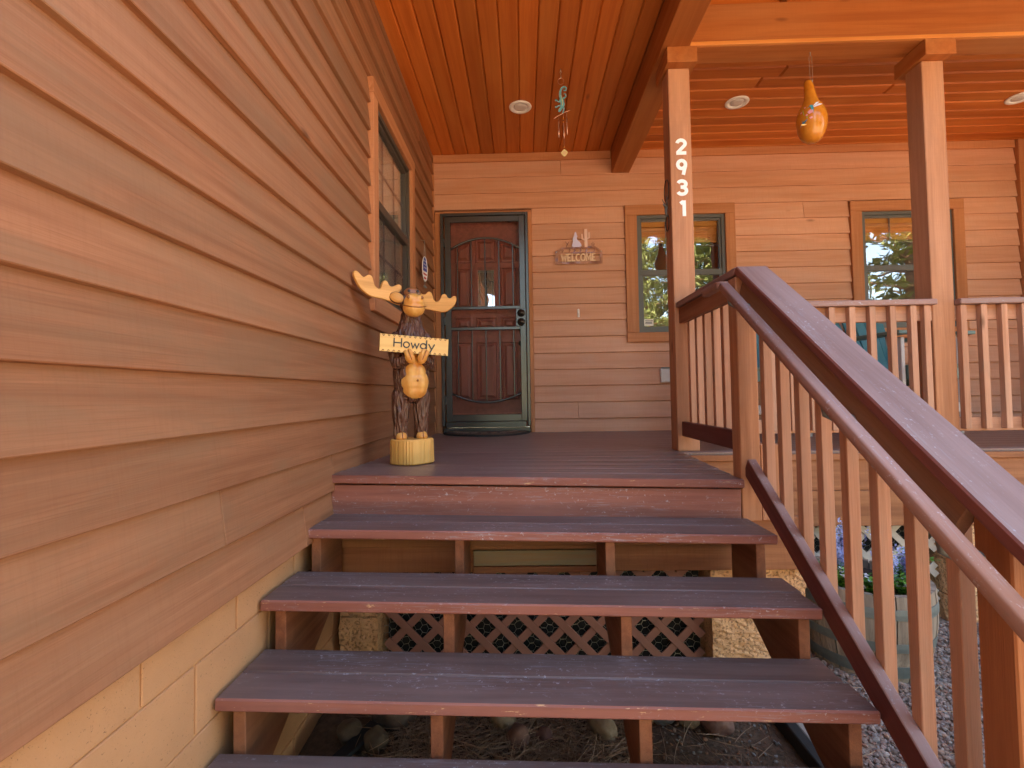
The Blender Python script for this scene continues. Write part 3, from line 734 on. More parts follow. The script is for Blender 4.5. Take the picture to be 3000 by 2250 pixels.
# riser under the platform nose, header beam behind the stringers
span('riser', (XL+.003, 2.301, .970), (.985, 2.301, .928), (0, 0, 1), .146, .02, [M['riser'], M['riser']], deck, .002)
bb('header_beam', XL+.004, 1.30, 2.335, 2.375, .62, .862, M['header'], deck, .003)
bb('header_beam', XL+.006, .99, 2.314, 2.334, .745, .868, M['header'], deck, .003)
bb('cleat', -.245, .325, 2.315, 2.334, .655, .725, M['treated'], deck, .002)
bb('cleat', -.245, .325, 2.318, 2.334, .622, .650, M['header'], deck, .002)
bb('side_rim', 1.0, 1.038, 2.40, 3.16, .80, 1.025, M['header'], deck, .003)
bb('blocking', 1.092, 1.195, 2.315, 2.40, .852, 1.20, M['post'], deck, .003)
# front of the right-hand porch
bb('edge_trim', 1.04, 6.9, 3.118, 3.14, 1.012, 1.050, M['header'], deck, .003)
bb('fascia_board', 1.04, 6.9, 3.135, 3.165, .822, 1.0105, M['header'], deck, .003)
bb('fascia_board', 1.04, 6.9, 3.128, 3.165, .602, .8195, M['header'], deck, .003)
bb('joist', -.88, 6.9, 3.9, 3.94, .80, 1.02, M['header'], deck, .003)

# ---------------------------------------------------------------- STAIRS
stairs = thing('staircase', 'open riser wooden staircase with worn dark brown treads', 'stairs', (.05, 1.6, 0))
TR = [(2.02, .910), (1.72, .748), (1.468, .565), (1.205, .392), (.94, .215)]
TILT = .0215; XR = 1.008
for k, (yf, zl) in enumerate(TR):
    for j in range(2):
        yc = yf+.071+j*.1445
        if k == 0 and j == 1: wd = .130; yc = yf+.1425+.002+.065
        else: wd = .1425
        rr = random.Random(k*7+j)
        p0 = Vector((XL-.026 if k else XL+.004, yc, zl-.019+rr.uniform(-.0012, .0012))); p1_ = Vector((XR+rr.uniform(-.006, .006), yc, zl-.019-TILT*1.93))
        span('tread_board', p0, p1_, (0, 1, 0), wd, .038, [M['tread'], M['nose']], stairs, .005, nose=(0, -1, 0) if j == 0 else None)
for x in (-.872, -.275, .345, .955):
    dz = -TILT*(x-XL); S = [(yf, zl-.038+dz-.001) for yf, zl in TR]; ins = .032
    pts = [(2.296, S[0][1])]
    for i, (yf, z) in enumerate(S):
        pts.append((yf+ins, z)); zn = S[i+1][1] if i+1 < len(S) else -.02
        pts.append((yf+ins, zn))
    pts += [(1.13, -.02), (2.296, .60)]
    bm = bmesh.new(); prism(bm, pts, -.019, .019)
    bmesh.ops.bevel(bm, geom=[e for e in bm.edges if abs(e.calc_face_angle(0)) > .5], offset=.002, segments=1, affect='EDGES')
    mobj('stringer', bm, M['stringer'], stairs, Matrix(((0, -1, 0, x), (1, 0, 0, 0), (0, 0, 1, 0), (0, 0, 0, 1))))

# ---------------------------------------------------------------- RAILINGS
BAL = .038
# platform side railing, post to newel
pr_ = thing('platform_railing', 'short level railing between numbered post and stair newel', 'railing', (1.05, 2.8, DZ))
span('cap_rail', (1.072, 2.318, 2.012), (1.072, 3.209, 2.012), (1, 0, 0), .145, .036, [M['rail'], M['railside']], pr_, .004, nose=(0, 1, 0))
bb('top_rail', 1.018, 1.056, 2.405, 3.2095, 1.893, 1.9935, M['stringer'], pr_, .003)
bb('bottom_rail', 1.018, 1.056, 2.405, 3.2095, 1.165, 1.258, M['darkrail'], pr_, .003)
for k in range(6):
    y = 2.475+k*.132; bb('baluster', 1.0565, 1.0565+BAL, y, y+BAL, 1.17, 1.9933, M['baluster'], pr_, .002, along=2)
# stair railing
srl = thing('stair_railing', 'sloping stair railing with wide worn cap, grab rail and balusters', 'railing', (1.05, 1.7, 0))
bb('newel_post', .999, 1.089, 2.312, 2.402, .85, 1.985, M['post'], srl, .004, along=2)
CS = .705; capz = lambda y: 2.012-CS*(2.312-y)
ln_ = math.hypot(1, CS)
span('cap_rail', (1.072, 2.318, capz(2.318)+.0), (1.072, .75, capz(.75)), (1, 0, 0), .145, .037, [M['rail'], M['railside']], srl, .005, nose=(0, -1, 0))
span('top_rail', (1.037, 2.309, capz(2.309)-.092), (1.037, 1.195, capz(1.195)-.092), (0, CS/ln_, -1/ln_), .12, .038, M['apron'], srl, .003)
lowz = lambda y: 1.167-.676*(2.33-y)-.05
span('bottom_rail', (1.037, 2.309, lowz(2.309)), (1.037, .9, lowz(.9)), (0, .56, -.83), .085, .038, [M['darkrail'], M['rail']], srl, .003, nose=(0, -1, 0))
yb = 2.205
while yb > 1.22:
    zt, zb = capz(yb)-.028, lowz(yb)-.045
    bb('baluster', 1.0565, 1.0565+BAL, yb-.019, yb+.019, zb, zt-.02, M['baluster'], srl, .002, along=2)
    yb -= .1345
# bottom newel with a sloping top
bm = bmesh.new(); prism(bm, [(0, 0), (.09, 0), (.09, capz(1.19)-.025), (0, capz(1.10)-.025)], -.045, .045)
bmesh.ops.bevel(bm, geom=list(bm.edges), offset=.004, segments=1, affect='EDGES')
lm = wood('lower_newel_stain', (.42, .155, .062, 1), (.28, .09, .032, 1), .5, axis='z', var=.0, bump=.5)
mobj('newel_post', bm, lm, srl, Matrix(((0, 1, 0, 1.091), (1, 0, 0, 1.10), (0, 0, 1, 0), (0, 0, 0, 1))))
# grab rail: rounded timber on brackets, level return at the top
def rail_prof(bm, pts, w, h, n=14):
    rings = []
    for i, p in enumerate(pts):
        p = Vector(p); d = (Vector(pts[min(i+1, len(pts)-1)])-Vector(pts[max(i-1, 0)])).normalized()
        s = Vector((1, 0, 0)); u_ = s.cross(d).normalized(); ring = []
        for k in range(n):
            a = 2*math.pi*k/n; ca, sa = math.cos(a), math.sin(a); e = .36
            ring.append(bm.verts.new(p + s*w*math.copysign(abs(ca)**e, ca) + u_*h*math.copysign(abs(sa)**e, sa)))
        rings.append(ring)
    for a, b in zip(rings, rings[1:]):
        for k in range(n): bm.faces.new((a[k], a[(k+1) % n], b[(k+1) % n], b[k]))
    bm.faces.new(rings[0][::-1]); bm.faces.new(rings[-1]); finish(bm)
bm = bmesh.new(); gz = lambda y: 1.934-.700*(2.27-y)
rail_prof(bm, [(.925, 2.262, gz(2.262)), (.925, 1.5, gz(1.5)), (.925, .72, gz(.72))], .0215, .0185)
# local X along the rail for the grain
W = fr((.925, 1.5, gz(1.5)), (0, -1, -.703), (1, 0, 0)); bmesh.ops.transform(bm, matrix=W.inverted(), verts=bm.verts)
mobj('grab_rail', bm, M['rail2'], srl, W, True)
bm = bmesh.new(); rail_prof(bm, [(.925, 2.262, gz(2.262)+.004), (.925, 2.31, 1.942), (.925, 2.47, 1.942), (.925, 2.485, 1.940)], .021, .018)
mobj('rail_return', bm, M['rail2'], srl, smooth=True)
for y in (2.22, 1.55, 1.14):
    bm = bmesh.new(); tube(bm, [(1.018, y, gz(y)-.075), (.97, y, gz(y)-.08), (.93, y, gz(y)-.06), (.925, y, gz(y)-.024)], .007, 8); mobj('bracket', bm, M['hoop'], srl, smooth=True)
    bm = bmesh.new(); bmesh.ops.create_cone(bm, segments=18, radius1=.018, radius2=.015, depth=.006, cap_ends=True); mobj('bracket_plate', bm, M['hoop'], srl, fr((1.013, y, gz(y)-.075), (0, 1, 0), (0, 0, 1)), True)
# porch railings along the right-hand front
def porch_rail(x0, x1, xs, label):
    r_ = thing('porch_railing', label, 'railing', ((x0+x1)/2, 3.28, DZ), group='porch railings')
    bb('cap_rail', x0, x1, 3.165, 3.31, 1.978, 2.014, M['rail'], r_, .004)
    bb('top_rail', x0, x1, 3.215, 3.253, 1.88, 1.9775, M['baluster'], r_, .003)
    bb('bottom_rail', x0, x1, 3.215, 3.253, 1.172, 1.26, M['baluster'], r_, .003)
    for x in xs: bb('baluster', x, x+BAL, 3.1765, 3.2145, 1.188, 1.975, M['baluster'], r_, .002, along=2)
    return r_
porch_rail(1.131, 2.634, [1.19+.128*k for k in range(11)]+[2.555], 'porch railing between the numbered post and the plain post')
porch_rail(2.776, 5.12, [2.783+.1265*k for k in range(18)], 'porch railing right of the plain post, running out of frame')

# ---------------------------------------------------------------- UNDER THE PORCH
def lattice(name, label, y, x0, x1, z0, z1, mat, phase, group):
    lt = thing(name, label, 'lattice', ((x0+x1)/2, y, 0), group=group)
    p = .1565; w = .038
    for dirn, yo in ((1, 0.0), (-1, .0075)):
        n0 = int((x0-(z1-z0))/p)-2; n1 = int((x1+(z1-z0))/p)+3
        for k in range(n0, n1):
            c = k*p+phase     # line x = c + dirn*(z-z0)
            zz = []
            for z in (z0, z1): zz.append((c+dirn*(z-z0), z))
            (xa, za), (xb_, zb) = zz
            lo = max(min(xa, xb_), x0+.01); hi = min(max(xa, xb_), x1-.01)
            if hi-lo < .05: continue
            zf = lambda x: z0+(x-c)/dirn
            span('slat', (lo, y-yo, zf(lo)), (hi, y-yo, zf(hi)), (-dirn, 0, 1), w, .007, mat, lt, .001)
    # chicken wire behind
    bm = bmesh.new(); s = .021; h = s*math.sqrt(3); rw = random.Random(5); yw = y+.03
    V = {}
    def nd(x, z):
        k = (round(x, 3), round(z, 3))
        if k not in V: V[k] = Vector((x+rw.uniform(-.003, .003), yw+rw.uniform(-.003, .003), z+rw.uniform(-.003, .003)))
        return V[k]
    i = 0; x = x0
    while x < x1:
        z = z0+(h/2 if i % 2 else 0)
        while z < z1:
            pts = [nd(x+s*math.cos(R(60*a)), z+s*math.sin(R(60*a))) for a in range(4)]
            for a, b in zip(pts, pts[1:]): tube(bm, [a, b], .0009, 3, False)
            z += h
        x += 1.5*s; i += 1
    mobj('chicken_wire', bm, M['wire'], lt)['kind'] = 'stuff'
    bb('dark_void_sheet', x0, x1, y+.06, y+.065, z0, z1, M['rubber'], lt, 0)  # black sheet standing in for the shade of the crawl space
lattice('lattice_panel', 'reddish brown diagonal lattice panel under the stairs', 2.475, -.705, .865, -.01, .615, M['lattice'], .03, 'lattice skirting')
lattice('lattice_panel', 'pale diagonal lattice panel behind the barrel planter', 3.22, 1.31, 2.60, -.01, .60, M['lattice2'], .05, 'lattice skirting')
def pillar(x0, x1, y0, y1, z0, z1, label, seed, courses=1, cat='pillar', par=None):
    """rough split-face masonry"""
    p = thing('block_pillar', label, cat, ((x0+x1)/2, (y0+y1)/2, 0), group='split face block piers')
    hh = (z1-z0)/courses
    xs = [x0]
    while x1-xs[-1] > .62: xs.append(xs[-1]+.41)
    xs.append(x1)
    for c in range(courses):
        za = z0+c*hh+.003; zb = z0+(c+1)*hh-.003
        for xa, xb2 in zip(xs, xs[1:]):
            bm = bmesh.new(); bmesh.ops.create_cube(bm, size=1, matrix=T((xa+xb2)/2, (y0+y1)/2, (za+zb)/2) @ Matrix.Diagonal((xb2-xa-.004, y1-y0, zb-za, 1)))
            bmesh.ops.subdivide_edges(bm, edges=list(bm.edges), cuts=17, use_grid_fill=True)
            for v in bm.verts:
                q = v.co*9+Vector((seed*3.1, c*7.7, xa)); n_ = noise.fractal(q, 1.0, 2.0, 4)*.008+abs(noise.noise(v.co*45+Vector((seed, c, 0))))*.010
                if abs(v.co.y-y0) < .001: v.co.y -= n_+.003
                if abs(v.co.x-xa-.002) < .001: v.co.x -= n_*.8
                if abs(v.co.x-xb2+.002) < .001: v.co.x += n_*.8
            mobj('block', bm, M['split'], p)
pillar(XL+.0, -.72, 2.40, 2.62, -.05, .61, 'rough tan block pier left of the brown lattice', 1, 3)
pillar(.87, 1.31, 2.385, 2.70, -.05, .61, 'rough tan block pier right of the brown lattice', 2, 3)
pillar(2.61, 5.2, 3.145, 3.35, -.05, .60, 'rough tan block wall beyond the barrel planter', 3, 3)

# bed under the stairs: soil sheet, cobbles, needles
bm = bmesh.new(); bmesh.ops.create_grid(bm, x_segments=60, y_segments=50, size=.5, matrix=T(.09, 1.75, .02) @ Matrix.Diagonal((2.05, 1.6, 1, 1)))
for v in bm.verts:
    v.co.z += noise.fractal(v.co*4, 1, 2, 4)*.015 - .014*(abs(v.co.x-.09) > 1.0)
o = mobj('soil_bed', bm, M['bed'], smooth=True); o['kind'] = 'structure'
def gz0(x, y): return .02+noise.fractal(Vector((x, y, .02))*4, 1, 2, 4)*.015
def rock(x, y, rx, ry, rz, rot, mat, label, seed, sink=.25):
    bm = bmesh.new(); bmesh.ops.create_icosphere(bm, subdivisions=4, radius=1)
    for v in bm.verts:
        d = v.co.normalized(); v.co = d*(1+.22*noise.noise(d*1.3+Vector((seed*5.3, 0, 0)))+.05*noise.noise(d*4+Vector((seed, 3, 0))))
        v.co = Vector((v.co.x*rx, v.co.y*ry, v.co.z*rz))
    W = T(x, y, gz0(x, y)+rz*(1-sink)) @ Matrix.Rotation(rot, 4, 'Z')
    return tag(mobj('cobble', bm, M[mat], None, W, True), label, 'rock', 'cobbles under the stairs')
# placed on the ground beside the lattice foot
rock(-0.583, 2.2, 0.098, 0.07, 0.07, 0.1, 'rock_brown', 'large brown cobble left of the left middle stringer', 1)
rock(-0.44, 2.25, 0.045, 0.05, 0.055, 0.4, 'rock_brown', 'brown cobble just behind the left middle stringer', 2)
rock(-0.23, 2.235, 0.07, 0.06, 0.06, 0, 'rock_brown', 'dull brown cobble between the two middle stringers', 3)
rock(-0.115, 2.17, 0.055, 0.075, 0.065, 0.2, 'rock_tan', 'upright tan brown cobble in the pine needles', 4)
rock(0.305, 2.125, 0.048, 0.085, 0.055, 0.35, 'rock_tan', 'upright tan cobble left of the right middle stringer', 5)
rock(0.505, 2.205, 0.03, 0.05, 0.05, 0.2, 'rock_tan', 'small tan cobble right of the right middle stringer', 6)
rock(0.575, 2.205, 0.057, 0.06, 0.06, 0, 'rock_grey', 'blue grey cobble behind the stairs', 7)
rock(0.69, 2.175, 0.047, 0.042, 0.042, 0.5, 'rock_tan', 'small round yellowish cobble between grey and pink ones', 8)
rock(0.785, 2.14, 0.068, 0.06, 0.058, -0.2, 'rock_red', 'round pinkish cobble nearest the right stringer', 9)
rock(-0.045, 2.06, 0.048, 0.05, 0.05, 0.6, 'rock_red', 'dark red cobble half buried in needles', 10)
rock(0.065, 2.08, 0.038, 0.035, 0.035, 0.2, 'rock_red', 'small pinkish stone among the pine needles', 11)
rock(-0.62, 2.04, 0.045, 0.05, 0.045, 0.9, 'rock_dim', 'rounded tan cobble right of the black drain strip', 12)
rock(-0.745, 2.09, 0.05, 0.06, 0.045, 0.9, 'rock_dim', 'dull tan cobble by the left foundation', 13)
o = span('drain_board', (-.755, 1.90, .05), (-.65, 2.13, .06), (1, -.3, 0), .06, .02, M['rubber'], None, .004)
tag(o, 'black plastic drain strip lying by the left foundation', 'drain strip')
ek = thing('garden_edging', 'dark edged grey paver border right of the soil bed', 'edging', (1.08, 1.95, 0))
span('paver', (1.155, 1.45, .035), (1.155, 2.30, .035), (1, 0, 0), .10, .07, M['paver'], ek, .006)
span('edging_strip', (1.075, 1.45, .04), (1.075, 2.30, .04), (0, 0, 1), .09, .045, M['rubber'], ek, .004)

def scatter_needles(n, seed, area, zfun, name, label=None, parent=None, L=(.09, .19), r=.0011, dens=None):
    rn = random.Random(seed); vs, fs = [], []
    for _ in range(n):
        while True:
            x = rn.uniform(area[0], area[1]); y = rn.uniform(area[2], area[3])
            if dens is None or rn.random() < dens(x, y): break
        a = rn.uniform(0, 2*math.pi); l = rn.uniform(*L); bend = rn.uniform(-.5, .5); tz = rn.uniform(-.12, .22); z = zfun(x, y)+rn.uniform(.0, .035)
        px, py, pz = x, y, z; base = len(vs)
        for i in range(4):
            rr = r*(1 if i < 3 else .5); ca, sa = math.cos(a), math.sin(a)
            vs += [(px-sa*rr, py+ca*rr, pz), (px+sa*rr, py-ca*rr, pz), (px, py, pz+rr*1.7)]
            if i:
                b0 = base+(i-1)*3; b1 = base+i*3
                for k in range(3): fs.append((b0+k, b0+(k+1) % 3, b1+(k+1) % 3, b1+k))
            a += bend/3; px += ca*l/3; py += sa*l/3; pz = max(zfun(px, py)+.002, pz+tz*l/3)
    me = bpy.data.meshes.new(name); me.from_pydata(vs, [], fs); me.materials.append(M['needle'])
    o = put(bpy.data.objects.new(name, me), Matrix(), parent); o['kind'] = 'stuff'; return o
o = scatter_needles(3000, 3, (-.70, 1.02, 1.75, 2.42), gz0, 'pine_needles', dens=lambda x, y: 1.0 if -.55 < x < .40 else (.35 if y > 2.2 else .06))
tag(o, 'tangle of dry brown pine needles on the soil under stairs', 'pine needles')
o = scatter_needles(160, 9, (1.2, 3.2, 1.0, 3.1), lambda x, y: .012, 'pine_needles', L=(.08, .16), r=.001)
tag(o, 'loose dry pine needles lying on the gravel', 'pine needles')

def pebbles(name, n, seed, area, size, cols, zf, label, ok=None):
    rn = random.Random(seed)
    bmi = bmesh.new(); bmesh.ops.create_icosphere(bmi, subdivisions=1, radius=1); bmi.verts.ensure_lookup_table()
    sv = [v.co.copy() for v in bmi.verts]; sf = [tuple(v.index for v in f.verts) for f in bmi.faces]; bmi.free()
    sv = sv[:12] if len(sv) >= 12 else sv
    vs, fs, tint = [], [], []
    for _ in range(n):
        x = rn.uniform(area[0], area[1]); y = rn.uniform(area[2], area[3])
        if ok and not ok(x, y): continue
        s = rn.uniform(*size); a = rn.uniform(0, 6.28); ca, sa = math.cos(a), math.sin(a); sx, sy, sz = s*rn.uniform(.7, 1.3), s*rn.uniform(.6, 1.1), s*rn.uniform(.5, .9)
        b = len(vs); z = zf(x, y)+sz*rn.uniform(.1, 1.2); tl = rn.uniform(-.5, .5)
        for v in sv:
            k = 1+rn.uniform(-.22, .22); px, py, pz = v.x*sx*k, v.y*sy*k, v.z*sz*k; pz += px*tl
            vs.append((x+px*ca-py*sa, y+px*sa+py*ca, z+pz))
        fs += [tuple(i+b for i in f) for f in sf]
        c = rn.choice(cols); g = rn.uniform(.65, 1.35); tint += [(c[0]*g, c[1]*g, c[2]*g, 1)]*len(sv)
    me = bpy.data.meshes.new(name); me.from_pydata(vs, [], fs)
    ca_ = me.color_attributes.new('tint', 'FLOAT_COLOR', 'POINT'); ca_.data.foreach_set('color', [c for q in tint for c in q])
    me.materials.append(M['pebble']); o = put(bpy.data.objects.new(name, me), Matrix()); o['kind'] = 'stuff'
    return tag(o, label, 'gravel')
GC = [(.30, .19, .145), (.34, .23, .19), (.24, .16, .13), (.38, .29, .25), (.27, .22, .20), (.33, .17, .115)]
pebbles('gravel', 32000, 11, (1.12, 4.2, .75, 3.13), (.008, .015), GC, lambda x, y: 0.0, 'pinkish grey gravel beside the stairs',
        ok=lambda x, y: x > 1.20 and not (y > 2.36 and x < 1.33))
pebbles('bed_pebbles', 1500, 12, (-.7, 1.02, 1.45, 2.35), (.003, .009), [(.15, .10, .07), (.22, .14, .09), (.30, .13, .06), (.2, .18, .16)], gz0, 'small pebbles scattered on the soil bed')

# ---------------------------------------------------------------- BARREL PLANTER
BX, BY, BHT = 1.825, 2.765, .435
brl = thing('barrel_planter', 'weathered half barrel planter with grey metal hoops', 'planter', (BX, BY, 0))
def brad(z): u = z/BHT; return .238+.077*math.sin(math.pi*(.10+.52*u))
NS = 22
for k in range(NS):
    a0 = 2*math.pi*k/NS; a1 = 2*math.pi*(k+1)/NS; ga = .0035/.3; bm = bmesh.new(); nz_ = 7; ro = random.Random(k).uniform(-.002, .002); rows = []
    for i in range(nz_+1):
        z = BHT*i/nz_; r_ = brad(z)+ro; row = []
        for a, rr in ((a0+ga, r_), ((a0+a1)/2, r_+.001), (a1-ga, r_), (a1-ga, r_-.028), (a0+ga, r_-.028)): row.append(bm.verts.new((rr*math.cos(a), rr*math.sin(a), z)))
        rows.append(row)
    for p, q in zip(rows, rows[1:]):
        for j in range(5): bm.faces.new((p[j], p[(j+1) % 5], q[(j+1) % 5], q[j]))
    bm.faces.new(rows[0][::-1]); bm.faces.new(rows[-1]); finish(bm)
    mobj('stave', bm, M['stave'], brl, T(BX, BY, .005))
for z0, z1 in ((.325, .375), (.165, .21), (.03, .09)):
    bm = bmesh.new(); n = 44; rings = []
    for rr, z in ((brad(z0)+.0035, z0), (brad((z0+z1)/2)+.0045, (z0+z1)/2), (brad(z1)+.0035, z1), (brad(z1)+.0, z1), (brad(z0), z0)):
        rings.append([bm.verts.new((rr*math.cos(2*math.pi*k/n), rr*math.sin(2*math.pi*k/n), z)) for k in range(n)])
    for a, b in zip(rings, rings[1:]+rings[:1]):
        for k in range(n): bm.faces.new((a[k], a[(k+1) % n], b[(k+1) % n], b[k]))
    finish(bm); mobj('hoop', bm, M['hoop'], brl, T(BX, BY, .005))
bm = bmesh.new(); lathe(bm, [(.275, .37), (.275, .395), (.15, .40), (.01, .40)], 30, wob=lambda a, z: 1+.02*math.sin(a*7)); mobj('soil', bm, M['soil'], brl, T(BX, BY, 0))
def leafquad(vs, fs, p, d, n, l, w):
    d = d.normalized(); s = d.cross(n).normalized(); b = len(vs); m_ = p+d*l*.5+n*l*.06
    for q in (p, m_+s*w, p+d*l, m_-s*w): vs.append(tuple(q))
    fs.append((b, b+1, b+2, b+3))
def plantmesh(name, mats, parts, parent, W):
    me = bpy.data.meshes.new(name); vs, fs, mi = [], [], []
    for i, (v, f) in enumerate(parts):
        b = len(vs); vs += v; fs += [tuple(k+b for k in q) for q in f]; mi += [i]*len(f)
    me.from_pydata(vs, [], fs); me.polygons.foreach_set('material_index', mi)
    for m in mats: me.materials.append(m)
    return put(bpy.data.objects.new(name, me), W, parent)
def lavender(x, y, h, seed, label):
    rn = random.Random(seed); p = thing('lavender_plant', label, 'plant', (x, y, .40), group='plants in the barrel')
    sv, sf, fv, ff = [], [], [], []
    for k in range(24):
        a = rn.uniform(0, 6.28); lean = rn.uniform(.03, .34); hh = h*rn.uniform(.65, 1.05); d = Vector((math.cos(a)*lean, math.sin(a)*lean, 1)).normalized()
        for i in range(46):
            u = i/46; q = d*(hh*u); an = rn.uniform(0, 6.28); od = (Vector((math.cos(an), math.sin(an), .75))).normalized()
            if u < .52: leafquad(sv, sf, q, od, Vector((0, 0, 1)), .036*rn.uniform(.7, 1.1), .0042)
            else: leafquad(fv, ff, q, od, Vector((0, 0, 1)), .026*(1.45-u), .0065)
        b = len(sv); s = d.orthogonal().normalized()*.0018; sv += [tuple(-s), tuple(s), tuple(d*hh+s*.4), tuple(d*hh-s*.4)]; sf.append((b, b+1, b+2, b+3))
    plantmesh('foliage', [M['lavs']], [(sv, sf)], p, T(x, y, .395)); plantmesh('blossom', [M['lav']], [(fv, ff)], p, T(x, y, .395))
def bushy(x, y, h, r_, seed, label):
    rn = random.Random(seed); p = thing('leafy_plant', label, 'plant', (x, y, .40), group='plants in the barrel')
    lv, lf, l2, f2, wv, wf = [], [], [], [], [], []
    for k in range(34):
        a = rn.uniform(0, 6.28); lean = rn.uniform(.1, .95); d = Vector((math.cos(a)*lean, math.sin(a)*lean, 1)).normalized(); hh = h*rn.uniform(.55, 1.1)
        for i in range(15):
            q = d*hh*(i+2)/16; an = rn.uniform(0, 6.28); od = Vector((math.cos(an), math.sin(an), rn.uniform(.1, .9))).normalized()
            if rn.random() < .55: leafquad(lv, lf, q, od, Vector((0, 0, 1)), rn.uniform(.022, .036), .009)
            else: leafquad(l2, f2, q, od, Vector((0, 0, 1)), rn.uniform(.022, .036), .009)
        if k % 2 == 0:
            for j in range(14):
                an = rn.uniform(0, 6.28); od = Vector((math.cos(an), math.sin(an), rn.uniform(-.2, 1))).normalized(); leafquad(wv, wf, d*hh*1.0, od, Vector((.1, 0, 1)), .016, .006)
    plantmesh('foliage', [M['stem'], M['leaf2']], [(lv, lf), (l2, f2)], p, T(x, y, .395)); plantmesh('blossom', [M['petal']], [(wv, wf)], p, T(x, y, .395))
lavender(BX-.15, BY-.08, .30, 1, 'blue lavender with tall spikes left of centre in barrel')
lavender(BX+.02, BY-.16, .30, 2, 'blue lavender at the front middle of the barrel')
lavender(BX+.17, BY-.12, .21, 3, 'short lavender tuft at the right rim of barrel')
lavender(BX-.02, BY+.05, .33, 4, 'tall lavender at the back of the barrel')
bushy(BX-.20, BY-.12, .16, .1, 5, 'green leafy plant with white blossoms at left rim of barrel')
bushy(BX+.08, BY-.19, .10, .1, 6, 'low green leafy plant with white blossoms at barrel front')
bushy(BX+.22, BY-.02, .19, .1, 7, 'green leafy plant with white blossoms at right rim of barrel')
bushy(BX-.08, BY-.20, .10, .1, 8, 'low green plant with white blossoms left of barrel front')

# ---------------------------------------------------------------- MOOSE CARVING
MX, MY, MZ, MR = -.622, 2.725, 1.081, R(25)
mo = thing('moose_carving', 'carved wooden moose standing on a log beside the left wall', 'statue', (MX, MY, MZ), MR)
MW = T(MX, MY, MZ) @ Matrix.Rotation(MR, 4, 'Z')
# body: one continuous carved surface
bm = bmesh.new()
def limb(pts, n=14):
    for (p, r0), (q, r1) in zip(pts, pts[1:]):
        p, q = Vector(p), Vector(q); m_ = 6
        for i in range(m_+1):
            u = i/m_; c_ = p.lerp(q, u); r_ = r0+(r1-r0)*u; bmesh.ops.create_icosphere(bm, subdivisions=2, radius=r_, matrix=T(*c_))
torso = [(.335, .062, .055, 0), (.37, .083, .075, 0), (.42, .094, .085, 0), (.48, .099, .09, 0), (.54, .097, .086, .0), (.60, .094, .08, .0), (.66, .091, .076, 0), (.71, .086, .07, 0), (.755, .070, .058, 0), (.79, .058, .052, -.004), (.83, .054, .054, -.006)]
rings = []
for z, rx, ry, oy in torso:
    rings.append([bm.verts.new((rx*math.cos(2*math.pi*k/24), oy+ry*math.sin(2*math.pi*k/24), z)) for k in range(24)])
for a, b in zip(rings, rings[1:]):
    for k in range(24): bm.faces.new((a[k], a[(k+1) % 24], b[(k+1) % 24], b[k]))
bm.faces.new(rings[0][::-1]); bm.faces.new(rings[-1])
ellip(bm, (0, -.012, .885), (.062, .066, .075)); ellip(bm, (-.01, .0, .925), (.055, .055, .04))
limb([((-.057, 0, .37), .053), ((-.060, -.005, .27), .046), ((-.060, 0, .16), .040), ((-.060, 0, .135), .041)])
limb([((.052, 0, .37), .053), ((.053, -.008, .27), .042), ((.053, 0, .16), .038), ((.053, 0, .135), .039)])
limb([((-.085, -.01, .69), .035), ((-.100, -.035, .61), .036), ((-.088, -.06, .545), .034), ((-.04, -.105, .575), .027)])
limb([((.082, -.01, .69), .035), ((.095, -.035, .61), .036), ((.085, -.06, .545), .034), ((.045, -.105, .575), .027)])
ob = mobj('body', bm, M['fur'], mo, MW)
md = ob.modifiers.new('r', 'REMESH'); md.mode = 'VOXEL'; md.voxel_size = .0055
ms = ob.modifiers.new('s', 'SMOOTH'); ms.iterations = 6
bake(ob)
for v in ob.data.vertices:            # gouged fur: long vertical chisel cuts
    c = v.co; q = Vector((c.x*55, c.y*55, c.z*13)); d_ = noise.cell(q)*.0022+noise.noise(q*1.3)*.0035
    v.co = c+v.normal*d_
for p in ob.data.polygons: p.use_smooth = True
def mblob(name, items, mat, vox=.004, sm=3):
    bm = bmesh.new()
    for c, r_ in items: ellip(bm, c, r_)
    o = mobj(name, bm, mat, mo, MW)
    if len(items) > 1:
        md = o.modifiers.new('r', 'REMESH'); md.mode = 'VOXEL'; md.voxel_size = vox; s_ = o.modifiers.new('s', 'SMOOTH'); s_.iterations = sm; bake(o)
    for p in o.data.polygons: p.use_smooth = True
    return o
mz = mblob('muzzle', [((0, -.080, .872), (.054, .052, .056)), ((0, -.085, .846), (.060, .056, .050)), ((-.026, -.112, .898), (.019, .016, .017)), ((.026, -.112, .898), (.019, .016, .017))], M['tan'])
bm = bmesh.new(); tube(bm, [(.066*math.sin(a), -.083-.056*math.cos(a)-.0005, .842+.010*(abs(math.sin(a))**2)*1.5) for a in [R(-75+150*i/14) for i in range(15)]], .0032, 6); mobj('mouth', bm, M['burnt'], mz, MW, True)
for s_ in (-1, 1):
    mobj('nostril', (lambda b: (ellip(b, (s_*.034, -.121, .898), (.012, .006, .010)), b)[1])(bmesh.new()), M['burnt'], mz, MW, True)
fp = mblob('face', [((0, -.055, .935), (.048, .020, .030)), ((0, -.058, .92), (.04, .02, .03))], plain('face_wood', (.30, .115, .045, 1), .35, nz=.3, nscale=30))
for s_ in (-1, 1):
    mobj('eye', (lambda b: (ellip(b, (s_*.024, -.076, .940), (.0085, .006, .0085)), b)[1])(bmesh.new()), M['ink'], fp, MW, True)
